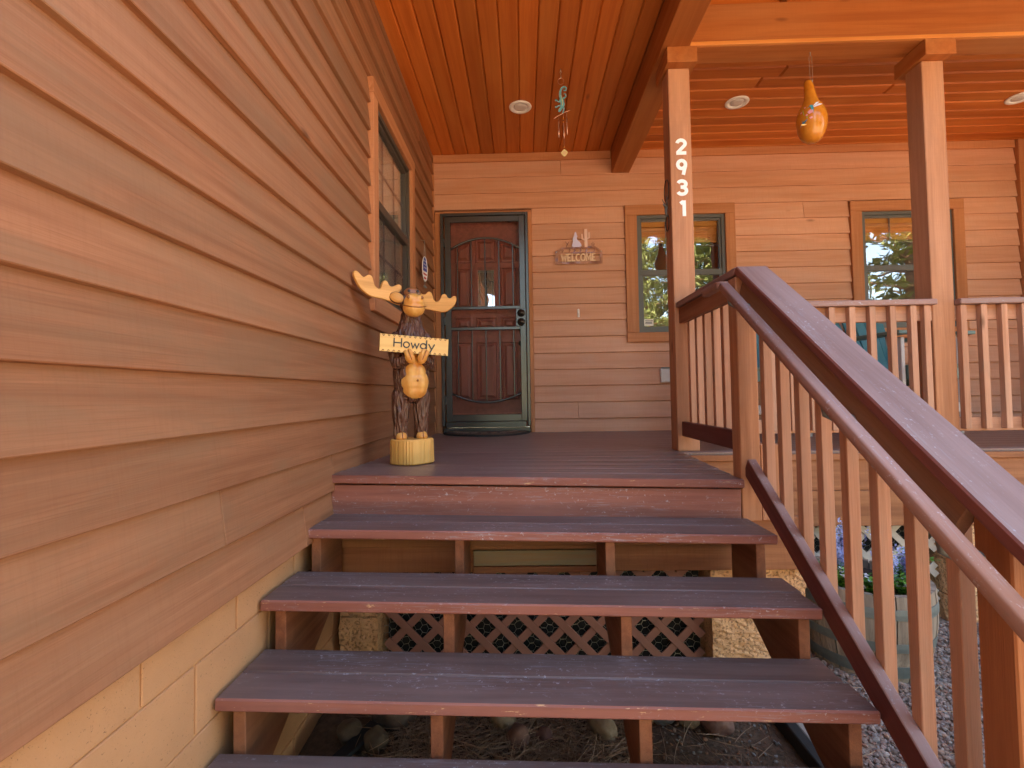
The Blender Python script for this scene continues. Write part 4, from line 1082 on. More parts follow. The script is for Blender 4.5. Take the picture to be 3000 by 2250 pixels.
for s_ in (-1, 1):
    bm = bmesh.new(); ellip(bm, (0, 0, 0), (.044, .014, .033)); W = MW @ T(s_*.082, -.040 if s_ < 0 else .004, .905) @ Matrix.Rotation(R(s_*-25), 4, 'Y') @ Matrix.Rotation(R(s_*20), 4, 'Z')
    e_ = mobj('ear', bm, M['fur'], mo, W, True); bm = bmesh.new(); ellip(bm, (0, -.007, 0), (.039, .012, .028)); mobj('ear_lining', bm, M['antler'], e_, W, True)
mblob('belly', [((.008, -.040, .445), (.080, .068, .085)), ((.006, -.045, .50), (.066, .058, .085)), ((.0, -.05, .555), (.042, .046, .06)), ((.008, -.045, .405), (.070, .056, .055))], M['tan'], .004, 10)
mobj('navel', (lambda b: (ellip(b, (.012, -.109, .452), (.006, .003, .006)), b)[1])(bmesh.new()), M['burnt'], mo, MW, True)
for s_ in (-1, 1):
    bm = bmesh.new(); W = MW @ T(s_*.034, -.130, .575) @ Matrix.Rotation(R(s_*22), 4, 'Y')
    for c, r_ in (((0, 0, 0), (.026, .022, .038)), ((-.009, -.008, .018), (.014, .014, .028)), ((.010, -.008, .018), (.014, .014, .028))): ellip(bm, c, r_)
    h_ = mobj('hoof', bm, M['tan'], mo, W, True); bm = bmesh.new(); tube(bm, [(0, -.024, .04), (0, -.0245, .01), (0, -.022, -.015)], .002, 5); mobj('hoof_cleft', bm, M['burnt'], h_, W, True)
for x in (-.060, .053):
    bm = bmesh.new(); W = MW @ T(x, -.022, .135)
    lathe(bm, [(.030, 0), (.031, .012), (.027, .030), (.016, .050), (.004, .066)], 16, 1, 1.1, off=lambda z: (0, z*.25)); h_ = mobj('hoof', bm, M['tan'], mo, W, True)
    bm = bmesh.new(); tube(bm, [(0, -.034, .004), (0, -.029, .03), (0, -.012, .052)], .002, 5); mobj('hoof_cleft', bm, M['burnt'], h_, W, True)
bm = bmesh.new(); rnb = random.Random(2); bark = [rnb.uniform(-.02, .02) for _ in range(96)]
lathe(bm, [(.101, .0), (.106, .006), (.105, .05), (.104, .10), (.103, .128), (.098, .135), (.05, .1355), (.002, .1355)], 96, 1.08, .92,
      wob=lambda a, z: (1+bark[int(a/(2*math.pi)*96+.5) % 96]*(1 if z < .13 else .2))*(1+.05*math.cos(4*a+.6)+.025*math.cos(3*a)))
mobj('log_base', bm, M['yellow'], mo, MW)
AL = [(130,140),(155,125),(190,130),(225,160),(270,205),(310,205),(345,165),(385,155),(425,175),(445,220),(455,290),(490,345),(545,370),(580,340),(590,290),(620,220),(655,205),(690,225),(710,275),(745,300),(790,295),(850,255),(890,240),(930,255),(945,290),(925,340),(890,380),(900,440),(960,520),(960,600),(880,590),(800,570),(740,550),(620,525),(480,515),(400,505),(300,450),(220,380),(160,280),(125,200)]
AR = [(1180,310),(1215,295),(1250,305),(1290,360),(1330,395),(1380,390),(1405,350),(1440,340),(1480,370),(1495,430),(1510,490),(1550,525),(1600,500),(1625,440),(1650,390),(1690,378),(1725,400),(1740,440),(1775,460),(1810,440),(1835,415),(1870,415),(1892,450),(1885,510),(1850,580),(1790,640),(1720,690),(1640,700),(1540,680),(1440,655),(1330,640),(1220,650),(1200,560),(1240,500),(1210,430),(1185,360)]
zz = lambda py: .925-(py-430)*.000325
for pts, x0, px0, sc, sweep in ((AL, -.075, 870, .00034, R(18)), (AR, .045, 1260, .000335, R(-16))):
    loc = [((px-px0)*sc, zz(py)-.92) for px, py in pts]; bm = bmesh.new(); prism(bm, smooth_poly(loc, 1), -.0105, .0105)
    bmesh.ops.bevel(bm, geom=[e for e in bm.edges if len(e.link_faces) == 2 and e.calc_face_angle(0) > 1.2], offset=.0025, segments=1, affect='EDGES')
    mobj('antler', bm, M['antler'], mo, MW @ T(x0, -.006, .92) @ Matrix.Rotation(sweep, 4, 'Z'))
# the Howdy sign it holds
SW = MW @ T(-.008, -.128, .640) @ Matrix.Rotation(R(3.2), 4, 'Y')
sg = thing('howdy_sign', 'pale pine board lettered Howdy, held by the moose', 'sign', tuple(SW.translation))
bm = bmesh.new(); pts = []; w_, h_ = .365, .092; rs = random.Random(3)
def edge(a, b, n):
    for i in range(n):
        u = i/n; v_ = (i+.35)/n; pts.append((a[0]+(b[0]-a[0])*u, a[1]+(b[1]-a[1])*u)); 
        mx_, mz_ = a[0]+(b[0]-a[0])*v_, a[1]+(b[1]-a[1])*v_; pts.append((mx_*(1-.018*(abs(mx_) > .19)), mz_*(1-.05*(abs(mz_) > .045))))
edge((-w_/2, -h_/2), (w_/2, -h_/2), 13); edge((w_/2, -h_/2), (w_/2, h_/2), 4); edge((w_/2, h_/2), (-w_/2, h_/2), 13); edge((-w_/2, h_/2), (-w_/2, -h_/2), 4)
prism(bm, pts, -.010, .010)
for f in bm.faces:
    if abs(f.normal.y) < .5: f.material_index = 1
mobj('board', bm, [M['signpine'], M['burnt']], sg, SW)
bm = bmesh.new(); rs = random.Random(8)
for i in range(13):
    for z in (-h_/2+.006, h_/2-.006):
        x = -w_/2+.018+i*(w_-.036)/12; k = .004 if z < 0 else -.004; stroke(bm, [(x-.006, z-k*.5), (x, z+k), (x+.006, z-k*.5)], .004, -.0112, -.0101)
mobj('scorched_notches', bm, M['burnt'], sg, SW)
HW = {'H': ([[(.10, 0), (.10, 1)], [(.10, .48), (.92, .48)], [(.92, 0), (.92, 1)]], 1.12), 'o': ([arc(.36, .32, .33, .31, 0, 360, 18)], .86), 'w': ([[(.02, .60), (.24, .02), (.46, .50), (.68, .02), (.92, .60)]], 1.06),
      'd': ([arc(.36, .30, .33, .29, 0, 360, 18), [(.72, 1.0), (.72, 0)]], .92), 'y': ([[(.04, .60), (.36, .06)], [(.74, .60), (.22, -.36)]], .8)}
bm = bmesh.new(); hgt = .047; tot = sum(HW[c][1] for c in 'Howdy')*hgt; x = -tot/2-.003; j = 0
for c in 'Howdy':
    for s_ in HW[c][0]:
        j += 1; stroke(bm, [(x+p[0]*hgt, -.018+p[1]*hgt) for p in s_], .0062, -.0125-.0002*j, -.0101)
    x += HW[c][1]*hgt
finish(bm); mobj('lettering', bm, M['ink'], sg, SW)

# ---------------------------------------------------------------- SMALL THINGS ON THE HOUSE
# welcome sign (cut metal)
ws = thing('welcome_sign', 'cut copper metal sign reading WELCOME with coyote and cactus', 'sign', (.585, YB-.035, 2.82))
WY = YB-.036; wx = .585
bm = bmesh.new()
def bar(x0, x1, z0, z1, y=0): bmesh.ops.create_cube(bm, size=1, matrix=T((x0+x1)/2, y, (z0+z1)/2) @ Matrix.Diagonal((x1-x0, .003, z1-z0, 1)))
bar(-.238, .238, -.055, -.030); bar(-.238, -.212, -.030, .072, .0); bar(.212, .238, -.030, .072, .0); bar(-.212, .212, .052, .064)
prism(bm, [(-.238, .0725), (-.16, .115), (.16, .125), (.238, .0725), (.21, .066), (.15, .108), (-.15, .098), (-.21, .066)], -.0015, .0015)
for x in (-.17, -.10, -.05, .01, .07, .15): stroke(bm, [(x, .064), (x+.012, .085), (x+.004, .104)], .012, -.0014, .0012)
mobj('frame', bm, M['copper'], ws, T(wx, WY, 2.815))
WL = {'W': ([[(0, 1), (.2, 0), (.42, .75), (.62, 0), (.82, 1)]], .98), 'E': ([[(.1, 0), (.1, 1)], [(.1, .93), (.6, .93)], [(.1, .5), (.5, .5)], [(.1, .07), (.6, .07)]], .74), 'L': ([[(.1, 1), (.1, .07), (.6, .07)]], .70),
      'C': ([arc(.42, .5, .36, .43, 50, 310, 14)], .82), 'O': ([arc(.42, .5, .36, .43, 0, 360, 18)], .92), 'M': ([[(.06, 0), (.14, 1), (.45, .25), (.76, 1), (.84, 0)]], 1.0)}
bm = bmesh.new(); hgt = .078; tot = sum(WL[c][1] for c in 'WELCOME')*hgt*.76; x = -tot/2; j = 0
for c in 'WELCOME':
    for s_ in WL[c][0]: j += 1; stroke(bm, [(x+p[0]*hgt*.76, -.028+p[1]*hgt) for p in s_], .0135, -.0028-.00015*j, .0)
    x += WL[c][1]*hgt*.76
finish(bm); mobj('lettering', bm, plain('sand_metal', (.78, .52, .33, 1), .4, .3), ws, T(wx, WY-.001, 2.815))
bm = bmesh.new(); prism(bm, smooth_poly([(-.075, .115), (-.055, .17), (-.062, .20), (-.045, .225), (-.035, .275), (-.022, .265), (-.016, .235), (-.005, .225), (-.018, .222), (-.015, .19), (.02, .16), (.035, .118)], 1), -.0012, .0012)
mobj('coyote', bm, M['violet'], ws, T(wx, WY-.001, 2.815))
bm = bmesh.new(); stroke(bm, [(.075, .115), (.075, .30)], .030, -.0015, .0012); stroke(bm, [(.06, .19), (.038, .20), (.036, .25)], .016, -.0016, .0011); stroke(bm, [(.09, .20), (.108, .21), (.108, .265)], .014, -.0017, .0010); finish(bm)
mobj('cactus', bm, M['pinkmetal'], ws, T(wx, WY-.0012, 2.815))
bm = bmesh.new()
for q in ([(-.13, .105), (-.115, .15), (-.135, .175)], [(-.115, .14), (-.10, .17)], [(.135, .115), (.13, .155)], [(.142, .115), (.145, .165)], [(.148, .115), (.158, .15)]): stroke(bm, q, .008, -.0014, .0012)
finish(bm); mobj('desert_plants', bm, M['copper'], ws, T(wx, WY-.001, 2.815))
for x in (-.225, .225): mobj('screw', (lambda b: (ellip(b, (0, 0, 0), (.007, .004, .007), None, 12, 8), b)[1])(bmesh.new()), M['steel'], ws, T(wx+x, WY-.003, 2.885), True)
# doorbell, outlet box
db = thing('door_bell', 'small pale oblong doorbell button on the wall', 'doorbell', (.571, YB-.01, 2.262))
bb('plate', .560, .582, YB-.022, YB-.002, 2.218, 2.306, M['white'], db, .006); bb('button', .565, .577, YB-.0255, YB-.0222, 2.235, 2.262, M['lens'], db, .002)
ob_ = thing('outlet_box', 'grey metal outlet cover low on wall behind numbered post', 'outlet cover', (1.43, YB-.01, 1.63))
bb('cover', 1.375, 1.495, YB-.045, YB-.002, 1.545, 1.685, M['greyplastic'], ob_, .006); bb('hinge', 1.385, 1.485, YB-.05, YB-.03, 1.6855, 1.698, M['hoop'], ob_, .003)
# door mat
bm = bmesh.new(); pts = [(-.43, .0), (.43, .0)]+[(.43*math.cos(R(a)), -.42*math.sin(R(a))) for a in range(6, 180, 6)]
a = [bm.verts.new((p[0], p[1], 0)) for p in pts]; b = [bm.verts.new((p[0], p[1], .014)) for p in pts]; bm.faces.new(a); bm.faces.new(b[::-1])
for i in range(len(pts)): bm.faces.new((a[i], b[i], b[(i+1) % len(pts)], a[(i+1) % len(pts)]))
finish(bm); dm = thing('door_mat', 'brown half round scroll patterned mat at the door sill', 'mat', (-.37, YB-.07, DZ)); mobj('base', bm, M['rubber'], dm, T(-.37, YB-.062, DZ+.001))
bm = bmesh.new(); pp = [(-.40, -.02), (.40, -.02)]+[(.40*math.cos(R(a)), -.02-.37*math.sin(R(a))) for a in range(6, 180, 6)]
a = [bm.verts.new((p[0], p[1], 0)) for p in pp]; b = [bm.verts.new((p[0], p[1], .008)) for p in pp]; bm.faces.new(a); bm.faces.new(b[::-1])
for i in range(len(pp)): bm.faces.new((a[i], b[i], b[(i+1) % len(pp)], a[(i+1) % len(pp)]))
finish(bm); mobj('pile', bm, M['mat'], dm, T(-.37, YB-.062, DZ+.0155))
bm = bmesh.new()
for k in range(9):
    an = R(18+18*k); cx_, cy_ = .30*math.cos(an), -.03-.27*math.sin(an)
    tube(bm, [(cx_+(.006+.030*i/20)*math.cos(i*.55), cy_+(.006+.030*i/20)*math.sin(i*.55), 0) for i in range(21)], .005, 5)
mobj('scroll_pattern', bm, plain('mat_scroll', (.20, .13, .095, 1), .85), dm, T(-.37, YB-.062, DZ+.025))
# patriotic ornament on the left wall
ORY, ORZ, ORX = 4.265, 2.56, XL+.06
on = thing('flag_ornament', 'oval stars and stripes ornament hanging on the left wall', 'ornament', (ORX, ORY, ORZ))
OW = T(ORX, ORY, ORZ) @ Matrix.Rotation(R(80), 4, 'Z')
bm = bmesh.new(); tube(bm, [(.055*math.cos(R(a)), 0, .108*math.sin(R(a))) for a in range(0, 361, 15)], .004, 6, False); mobj('rim', bm, M['flagwhite'], on, OW, True)
def oval_part(a0, a1, z0, z1, y=.0):
    bm = bmesh.new(); pts = []
    for i in range(25):
        z = z0+(z1-z0)*i/24; pts.append((.053*math.sqrt(max(0, 1-(z/.106)**2))*a1, z))
    for i in range(24, -1, -1):
        z = z0+(z1-z0)*i/24; pts.append((.053*math.sqrt(max(0, 1-(z/.106)**2))*a0, z))
    vs = [bm.verts.new((p[0], y, p[1])) for p in pts]
    bmesh.ops.contextual_create(bm, geom=vs); r_ = bmesh.ops.extrude_face_region(bm, geom=list(bm.faces)); bmesh.ops.translate(bm, vec=(0, .003, 0), verts=[g for g in r_['geom'] if isinstance(g, bmesh.types.BMVert)]); finish(bm); return bm
mobj('blue_field', oval_part(-1, 1, -.02, .1055), M['blue'], on, OW)
for k in range(5): mobj('stripe', oval_part(-1, 1, -.105+.017*k, -.105+.017*(k+1)), M['red'] if k % 2 else M['flagwhite'], on, OW)
for k in range(9):
    x = (k % 3-1)*.022; z = .01+(k//3)*.03; bm = bmesh.new(); bmesh.ops.create_circle(bm, segments=5, radius=.007, cap_ends=True); mobj('star', bm, M['flagwhite'], on, OW @ T(x, -.0015, z) @ Matrix.Rotation(R(90), 4, 'X'))
bm = bmesh.new()
for s_ in (-1, 1): tube(bm, [(s_*.02, 0, .10), (0, 0, .25)], .0018, 5)
tube(bm, [(0, 0, .25), (.01, .04, .262)], .003, 5); mobj('chain', bm, M['string'], on, OW)
bm = bmesh.new()
for x in (-.02, 0, .02):
    tube(bm, [(x, 0, -.105), (x*1.2, 0, -.15)], .0015, 4); ellip(bm, (x*1.2, 0, -.158), (.008, .008, .009), None, 10, 6)
mobj('beads', bm, M['hoop'], on, OW)
# wrought wire ornament on the left side of the numbered post
wo = thing('wire_ornament', 'dark twisted wire ornament on the left side of numbered post', 'ornament', (.98, 3.28, 2.7))
bm = bmesh.new(); oz = 2.72
tube(bm, [(.982, 3.285+.05*math.cos(R(a)), oz+.075+.075*math.sin(R(a))) for a in range(-60, 245, 15)], .0035, 6); mobj('upper_loop', bm, M['knob'], wo, smooth=True)
bm = bmesh.new(); tube(bm, [(.982, 3.285+.035*math.cos(R(a)), oz-.14+.055*math.sin(R(a))) for a in range(120, 430, 15)], .0035, 6); mobj('lower_loop', bm, M['knob'], wo, smooth=True)
bm = bmesh.new()
tube(bm, [(.985, 3.285, oz+.0), (.975, 3.28, oz-.03), (.972, 3.275, oz-.075), (.98, 3.28, oz-.10)], [.004, .012, .008, .009], 8)
tube(bm, [(.975, 3.28, oz-.03), (.955, 3.25, oz-.035), (.94, 3.235, oz-.03)], [.009, .007, .002], 6); tube(bm, [(.975, 3.29, oz-.02), (.958, 3.31, oz+.03)], [.006, .002], 6); tube(bm, [(.978, 3.27, oz-.03), (.972, 3.25, oz+.03)], [.005, .002], 6)
mobj('bird', bm, M['frame'], wo, smooth=True)
# gecko wind chime
CX, CY = .325, 3.687
wc = thing('wind_chime', 'turquoise gecko wind chime hanging from the entry ceiling', 'wind chime', (CX, CY, 3.22))
bm = bmesh.new(); tube(bm, [(CX, CY, 3.925), (CX, CY, 3.905)], .003, 6); tube(bm, [(CX+.006*math.cos(R(a)), CY, 3.898+.007*math.sin(R(a))) for a in range(0, 361, 30)], .002, 5); tube(bm, [(CX, CY, 3.891), (CX+.003, CY, 3.87), (CX, CY, 3.853)], .0028, 6); mobj('hook', bm, M['steel'], wc, smooth=True)
bm = bmesh.new(); tube(bm, [(CX+.023*math.cos(R(a)), CY, 3.828+.024*math.sin(R(a))) for a in range(0, 361, 20)], .0012, 5, False); mobj('ring', bm, M['tubemetal'], wc)
gs = 1/5.027*.7373*3.72/1065        # metres per traced unit
gp = lambda x, y: ((x-465)*gs, -(y-415)*gs)
bm = bmesh.new()
def taper(pts, ws_, y):
    P = [Vector(gp(*p)) for p in pts]; Lq, Rq = [], []
    for i, p in enumerate(P):
        d = (P[min(i+1, len(P)-1)]-P[max(i-1, 0)]).normalized(); n_ = Vector((-d.y, d.x))*ws_[i]*gs/2; Lq.append(p+n_); Rq.append(p-n_)
    a = [(bm.verts.new((l.x, y, l.y)), bm.verts.new((r_.x, y, r_.y)), bm.verts.new((l.x, y+.002, l.y)), bm.verts.new((r_.x, y+.002, r_.y))) for l, r_ in zip(Lq, Rq)]
    for p, q in zip(a, a[1:]):
        bm.faces.new((p[0], q[0], q[1], p[1])); bm.faces.new((p[2], p[3], q[3], q[2])); bm.faces.new((p[0], p[2], q[2], q[0])); bm.faces.new((p[1], q[1], q[3], p[3]))
    bm.faces.new(a[0]if False else (a[0][0], a[0][1], a[0][3], a[0][2])); bm.faces.new((a[-1][0], a[-1][2], a[-1][3], a[-1][1]))
taper([(508, 462), (505, 478), (522, 485), (540, 470), (545, 445), (530, 425), (505, 422), (478, 440), (460, 475), (452, 520), (455, 565), (468, 610), (480, 650), (488, 690), (478, 725), (455, 755), (437, 785), (425, 800)], [8, 12, 16, 18, 20, 22, 24, 27, 30, 33, 38, 48, 62, 60, 46, 40, 42, 18], 0)
j = 0
for leg in ([(490, 610), (525, 580), (545, 568), (520, 545)], [(460, 600), (430, 660), (415, 640), (395, 625)], [(470, 700), (440, 708), (415, 715), (395, 730)], [(480, 730), (505, 745), (495, 790), (488, 805)]):
    j += 1; taper(leg, [22, 17, 14, 10], -.0003*j)
    for dx, dy in ((-16, -18), (0, -26), (16, -20), (24, -2)) if j == 1 else ((-22, -18), (-26, 2), (-14, 16), (4, -20)) if j < 4 else ((-14, 14), (2, 18), (14, 12)):
        e_ = leg[-1]; taper([e_, (e_[0]+dx, e_[1]+dy)], [8, 6], -.0003*j-.0001)
finish(bm); gk = mobj('gecko', bm, M['turq'], wc, T(CX, CY, 3.79))
bm = bmesh.new(); taper([(460, 545), (475, 590), (482, 620), (490, 660), (485, 690), (478, 712)], [4, 6, 10, 8, 6, 3], -.0022); finish(bm); mobj('back_stripe', bm, M['yel'], gk, T(CX, CY, 3.79))
bm = bmesh.new(); q = [gp(*p) for p in ((350, 905), (385, 880), (425, 852), (470, 832), (510, 808), (555, 795), (598, 770))]; tube(bm, [(p[0], .002, p[1]) for p in q], .0028, 6); mobj('twig', bm, M['tubemetal'], wc, T(CX, CY, 3.79), True)
for x, yt, yb_ in ((422, 950, 1185), (492, 975, 1205), (540, 905, 1150)):
    a_, b_ = gp(x, yt), gp(x+(6 if x > 430 else -2), yb_); c_ = gp(x, 855 if x == 422 else (825 if x == 492 else 805))
    bm = bmesh.new(); tube(bm, [(a_[0], 0, a_[1]), (b_[0], 0, b_[1])], .0042, 8); tb = mobj('chime_tube', bm, M['tubemetal'], wc, T(CX, CY, 3.79), True)
    bm = bmesh.new(); tube(bm, [(c_[0], 0, c_[1]), (a_[0], 0, a_[1])], .0009, 4); mobj('cord', bm, M['string'], tb, T(CX, CY, 3.79))
bm = bmesh.new(); a_, b_ = gp(497, 1205), gp(497, 1375); tube(bm, [(a_[0], 0, a_[1]), (b_[0], 0, b_[1])], .0009, 4); mobj('cord', bm, M['string'], wc, T(CX, CY, 3.79))
for p in ((490, 905), (490, 955), (497, 1335)):
    q = gp(*p); mobj('bead', (lambda b: (ellip(b, (q[0], 0, q[1]), (.0055, .0055, .0055), None, 10, 8), b)[1])(bmesh.new()), M['gourd'], wc, T(CX, CY, 3.79), True)
bm = bmesh.new(); prism(bm, smooth_poly([gp(*p) for p in ((497, 1362), (520, 1385), (552, 1412), (530, 1450), (500, 1482), (470, 1460), (442, 1420), (470, 1392))], 1), -.0015, .0015); dk = mobj('wind_catcher', bm, M['yel'], wc, T(CX, CY, 3.79))
bm = bmesh.new(); sp = [gp(497+(4+26*i/40)*math.cos(i*.36), 1422+(4+26*i/40)*math.sin(i*.36)) for i in range(41)]; tube(bm, [(p[0], -.002, p[1]) for p in sp], .0014, 5); mobj('spiral', bm, M['tubemetal'], dk, T(CX, CY, 3.79))
# gourd birdhouse
GX, GY = 1.942, 3.245
gd = thing('gourd_birdhouse', 'varnished orange gourd birdhouse hanging from the porch beam', 'birdhouse', (GX, GY, 3.08))
prof = [(.012, 0), (.035, .004), (.055, .022), (.072, .05), (.084, .085), (.0905, .13), (.0905, .16), (.084, .195), (.070, .23), (.052, .26), (.040, .29), (.034, .33), (.030, .37), (.024, .40), (.019, .412), (.004, .416)]
goff = lambda z: (.004-.018*max(0, (z-.25)/.17)**1.5, 0)
wob = lambda a, z: 1+.018*math.sin(3*a+1)+.012*math.sin(5*a+z*30)
bm = bmesh.new(); lathe(bm, prof, 36, off=goff, wob=wob); mobj('gourd_body', bm, M['gourd'], gd, T(GX-.01, GY, 3.08), True)
def gr(z):
    for (r0, z0), (r1, z1) in zip(prof, prof[1:]):
        if z0 <= z <= z1: return r0+(r1-r0)*(z-z0)/(z1-z0)
    return .02
def gpt(x, z, lift=.0015):      # point on the camera side of the gourd
    r_ = gr(z)*1.02; x_ = max(-r_*.95, min(r_*.95, x)); return (x_+goff(z)[0], -math.sqrt(r_*r_-x_*x_)-lift, z)
def gshape(name, polys, mat, lift=.002):
    bm = bmesh.new()
    for P in polys: bm.faces.new([bm.verts.new(gpt(p[0], p[1], lift)) for p in P])
    return mobj(name, bm, mat, gd, T(GX-.01, GY, 3.08) @ Matrix.Rotation(R(-31), 4, 'Z'))
k_ = .000427; gq = lambda x, y: ((x-670)*k_, (1490-y)*k_)
gshape('painted_hummingbird', [[gq(*p) for p in q] for q in ([(640, 1005), (665, 990), (692, 1005), (690, 1035), (665, 1030)], [(660, 1025), (695, 1020), (700, 1075), (690, 1140), (672, 1090)], [(610, 1035), (640, 1015), (642, 1024)])], M['birdblue'])
gshape('painted_wing', [[gq(*p) for p in q] for q in ([(690, 1020), (735, 960), (772, 950), (740, 1005)], [(695, 1030), (770, 985), (815, 988), (760, 1030), (705, 1048)])], M['birdwhite'])
gshape('painted_hummingbird', [[gq(*p) for p in q] for q in ([(515, 1275), (545, 1235), (600, 1205), (622, 1205), (575, 1250)], [(540, 1195), (560, 1225), (580, 1285), (560, 1255)])], plain('bird_blue_paint', (.03, .20, .38, 1), .4))
gshape('painted_blossom', [[gq(*p) for p in q] for q in ([(615, 1100), (650, 1068), (690, 1080), (690, 1120), (640, 1140)], [(590, 1135), (615, 1125), (625, 1150), (600, 1155)], [(640, 1190), (680, 1185), (680, 1210), (650, 1215)], [(575, 995), (595, 995), (592, 1015), (578, 1012)], [(525, 1055), (548, 1055), (545, 1080), (527, 1080)])], M['pink'])
gshape('painted_stem', [[gq(*p) for p in q] for q in ([(555, 1040), (562, 1038), (575, 1130), (567, 1130)], [(602, 1160), (618, 1165), (615, 1195), (605, 1190)])], M['leafpaint'])
bm = bmesh.new(); tube(bm, [(GX-.075, GY-.05, 3.175), (GX-.125, GY-.09, 3.150)], .0048, 8); mobj('perch', bm, M['signpine'], gd, smooth=True)
bm = bmesh.new()
for s_ in (-1, 1): tube(bm, [(GX+.002+s_*.008, GY, 3.49), (GX+s_*.009, GY, 3.655), (GX, GY, 3.672)], .0011, 4)
tube(bm, [(GX, GY, 3.69), (GX, GY, 3.668)], .0028, 6); tube(bm, [(GX+.006, GY, 3.482), (GX+.006, GY, 3.50)], .003, 6); mobj('hanger', bm, M['string'], gd)
# blue ornament on the far block wall
bo = thing('blue_ornament', 'small bright blue metal ornament on the block wall', 'ornament', (2.87, 3.11, .43))
bm = bmesh.new()
for k in range(7):
    a = R(150+k*18); tube(bm, [(0, 0, 0), (.05*math.cos(a), -.004, .035+.04*math.sin(a))], [.006, .002], 6)
mobj('tail', bm, M['blue'], bo, T(2.83, 3.105, .43)); mobj('body', (lambda b: (ellip(b, (0, 0, -.01), (.026, .014, .018)), b)[1])(bmesh.new()), plain('cobalt_enamel', (.01, .10, .42, 1), .3, .3), bo, T(2.845, 3.105, .425), True)

# ---------------------------------------------------------------- PORCH CHAIRS (tall adirondack)
def chair(x, y, rz, label):
    c = thing('porch_chair', label, 'chair', (x, y, DZ), rz, 'teal porch chairs'); W0 = T(x, y, DZ) @ Matrix.Rotation(rz, 4, 'Z')
    def L(name, p0, p1, side, w, th, mat): 
        p0, p1 = Vector(p0), Vector(p1); return board(name, (p1-p0).length, w, th, W0 @ fr((p0+p1)/2, p1-p0, side), mat, c, .004)
    for s_ in (-1, 1):
        L('leg', (s_*.28, -.26, 0), (s_*.28, -.26, .80), (0, 1, 0), .085, .035, M['greyplastic']); L('leg', (s_*.25, .38, 0), (s_*.25, .20, .72), (0, 1, 0), .085, .035, M['sage'])
        L('arm', (s_*.315, -.36, .835), (s_*.315, .30, .825), (1, 0, 0), .13, .03, M['sage']); L('arm_brace', (s_*.28, -.22, .60), (s_*.33, -.22, .815), (0, 1, 0), .05, .02, M['greyplastic'])
        L('side_rail', (s_*.235, -.30, .50), (s_*.235, .32, .42), (0, 0, 1), .09, .025, M['sage'])
    for k in range(5): L('seat_slat', (-.26, -.30+k*.105, .565-k*.014), (.26, -.30+k*.105, .565-k*.014), (0, 1, 0), .095, .02, M['sage'])
    for k in range(5):
        xx = (k-2)*.112; top = 1.20-.03*abs(k-2)**1.5
        L('back_slat', (xx*.86, .20, .50), (xx*1.12, .40, top-.1), (1, 0, 0), .105, .02, M['teal'])
    L('back_rail', (-.25, .245, .60), (.25, .245, .60), (0, .25, 1), .07, .025, M['sage']); L('apron', (-.26, -.315, .505), (.26, -.315, .505), (0, 0, 1), .10, .022, M['sage'])
    L('foot_rail', (-.27, -.285, .22), (.27, -.285, .22), (0, 0, 1), .08, .03, M['greyplastic'])
chair(3.30, 4.42, R(12), 'teal slatted porch chair seen left of the plain post')
chair(2.10, 4.42, R(-10), 'teal porch chair mostly hidden behind the stair railing')

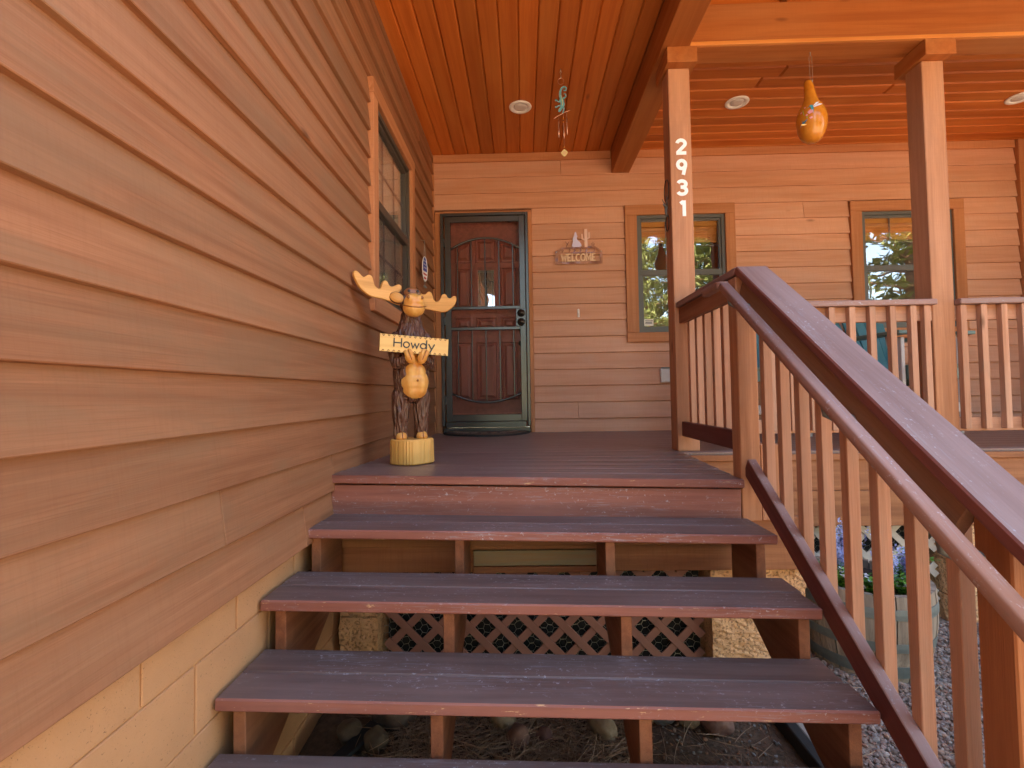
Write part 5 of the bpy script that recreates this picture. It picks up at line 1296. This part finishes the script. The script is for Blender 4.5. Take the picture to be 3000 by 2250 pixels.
# ---------------------------------------------------------------- PINES BEHIND THE LENS (seen only in window glass; last two added as shade)
def pine_meshes(seed, h):
    rn = random.Random(seed); bm = bmesh.new(); tube(bm, [(0, 0, 0), (.05, 0, h*.35), (0, .06, h*.7), (0, 0, h)], [.26, .2, .12, .02], 10)
    vs, fs = [], []
    for k in range(46):
        z = h*(.22+.76*k/46); a = k*2.4+rn.uniform(-.3, .3); l = (h*.26)*(1.05-(z/h))*rn.uniform(.7, 1.15)+.4
        d = Vector((math.cos(a), math.sin(a), rn.uniform(-.05, .25))); e_ = Vector((0, 0, z))+d*l
        tube(bm, [(0, 0, z), tuple(Vector((0, 0, z))+d*l*.5+Vector((0, 0, -.05))), tuple(e_)], [.05, .03, .008], 5)
        for i in range(46):
            q = Vector((0, 0, z))+d*l*rn.uniform(.25, 1.02)+Vector((rn.gauss(0, .2), rn.gauss(0, .2), rn.gauss(0, .14)))
            for _ in range(3):
                dd = Vector((rn.gauss(0, 1), rn.gauss(0, 1), rn.gauss(.5, .6))).normalized(); leafquad(vs, fs, q, dd, Vector((rn.random(), rn.random(), 1)).normalized(), rn.uniform(.18, .36), .045)
    me1 = bpy.data.meshes.new('trunk'); bm.to_mesh(me1); bm.free(); me1.materials.append(M['bark'])
    me2 = bpy.data.meshes.new('crown'); me2.from_pydata(vs, [], fs); me2.materials.append(M['pine']); return me1, me2
PM = [pine_meshes(1, 10.5), pine_meshes(2, 8.5)]
LB = ['tall pine left of the drive', 'bushy pine straight behind the camera', 'near pine mirrored in the middle window', 'tall pine mirrored beside the plain post', 'pine at the right end of the front yard',
      'bushy pine standing off to the right of the house', 'far pine behind the others', 'far bushy pine to the right', 'leaning pine between the two nearest ones', 'thin pine on the far left of the yard',
      'second row pine behind the drive', 'second row bushy pine by the road', 'rightmost pine of the second row', 'broad pine closing the yard on the right',
      'added bushy shade pine close beside the right end of the porch', 'added bushy shade pine behind the right corner of the house']
for i, (x, y, k, s_) in enumerate(((-3.5, -11, 0, 1), (1.2, -13.5, 1, 1.15), (4.3, -9.5, 1, 1.0), (6.9, -12.0, 0, 1.05), (9.4, -7.5, 1, 1.0), (13.0, -6.5, 0, 1.1), (16.2, -9.5, 1, 1.2), (12.2, -11, 1, 1.2),
        (5.6, -15.5, 1, 1.3), (-8, -13, 0, 1.1), (2.8, -19, 0, 1.2), (9.6, -15.5, 1, 1.35), (17.5, -4.5, 0, 1.15), (20.5, -13, 1, 1.4), (10.6, 2.6, 1, 1.0), (10.8, 5.6, 1, 1.05))):
    p = thing('pine_tree', LB[i], 'tree', (x, y, 0), i*1.1, 'pines across the front yard'); W = T(x, y, 0) @ Matrix.Rotation(i*1.1, 4, 'Z') @ Matrix.Scale(s_, 4)
    put(bpy.data.objects.new('trunk', PM[k][0]), W, p); put(bpy.data.objects.new('crown', PM[k][1]), W, p)
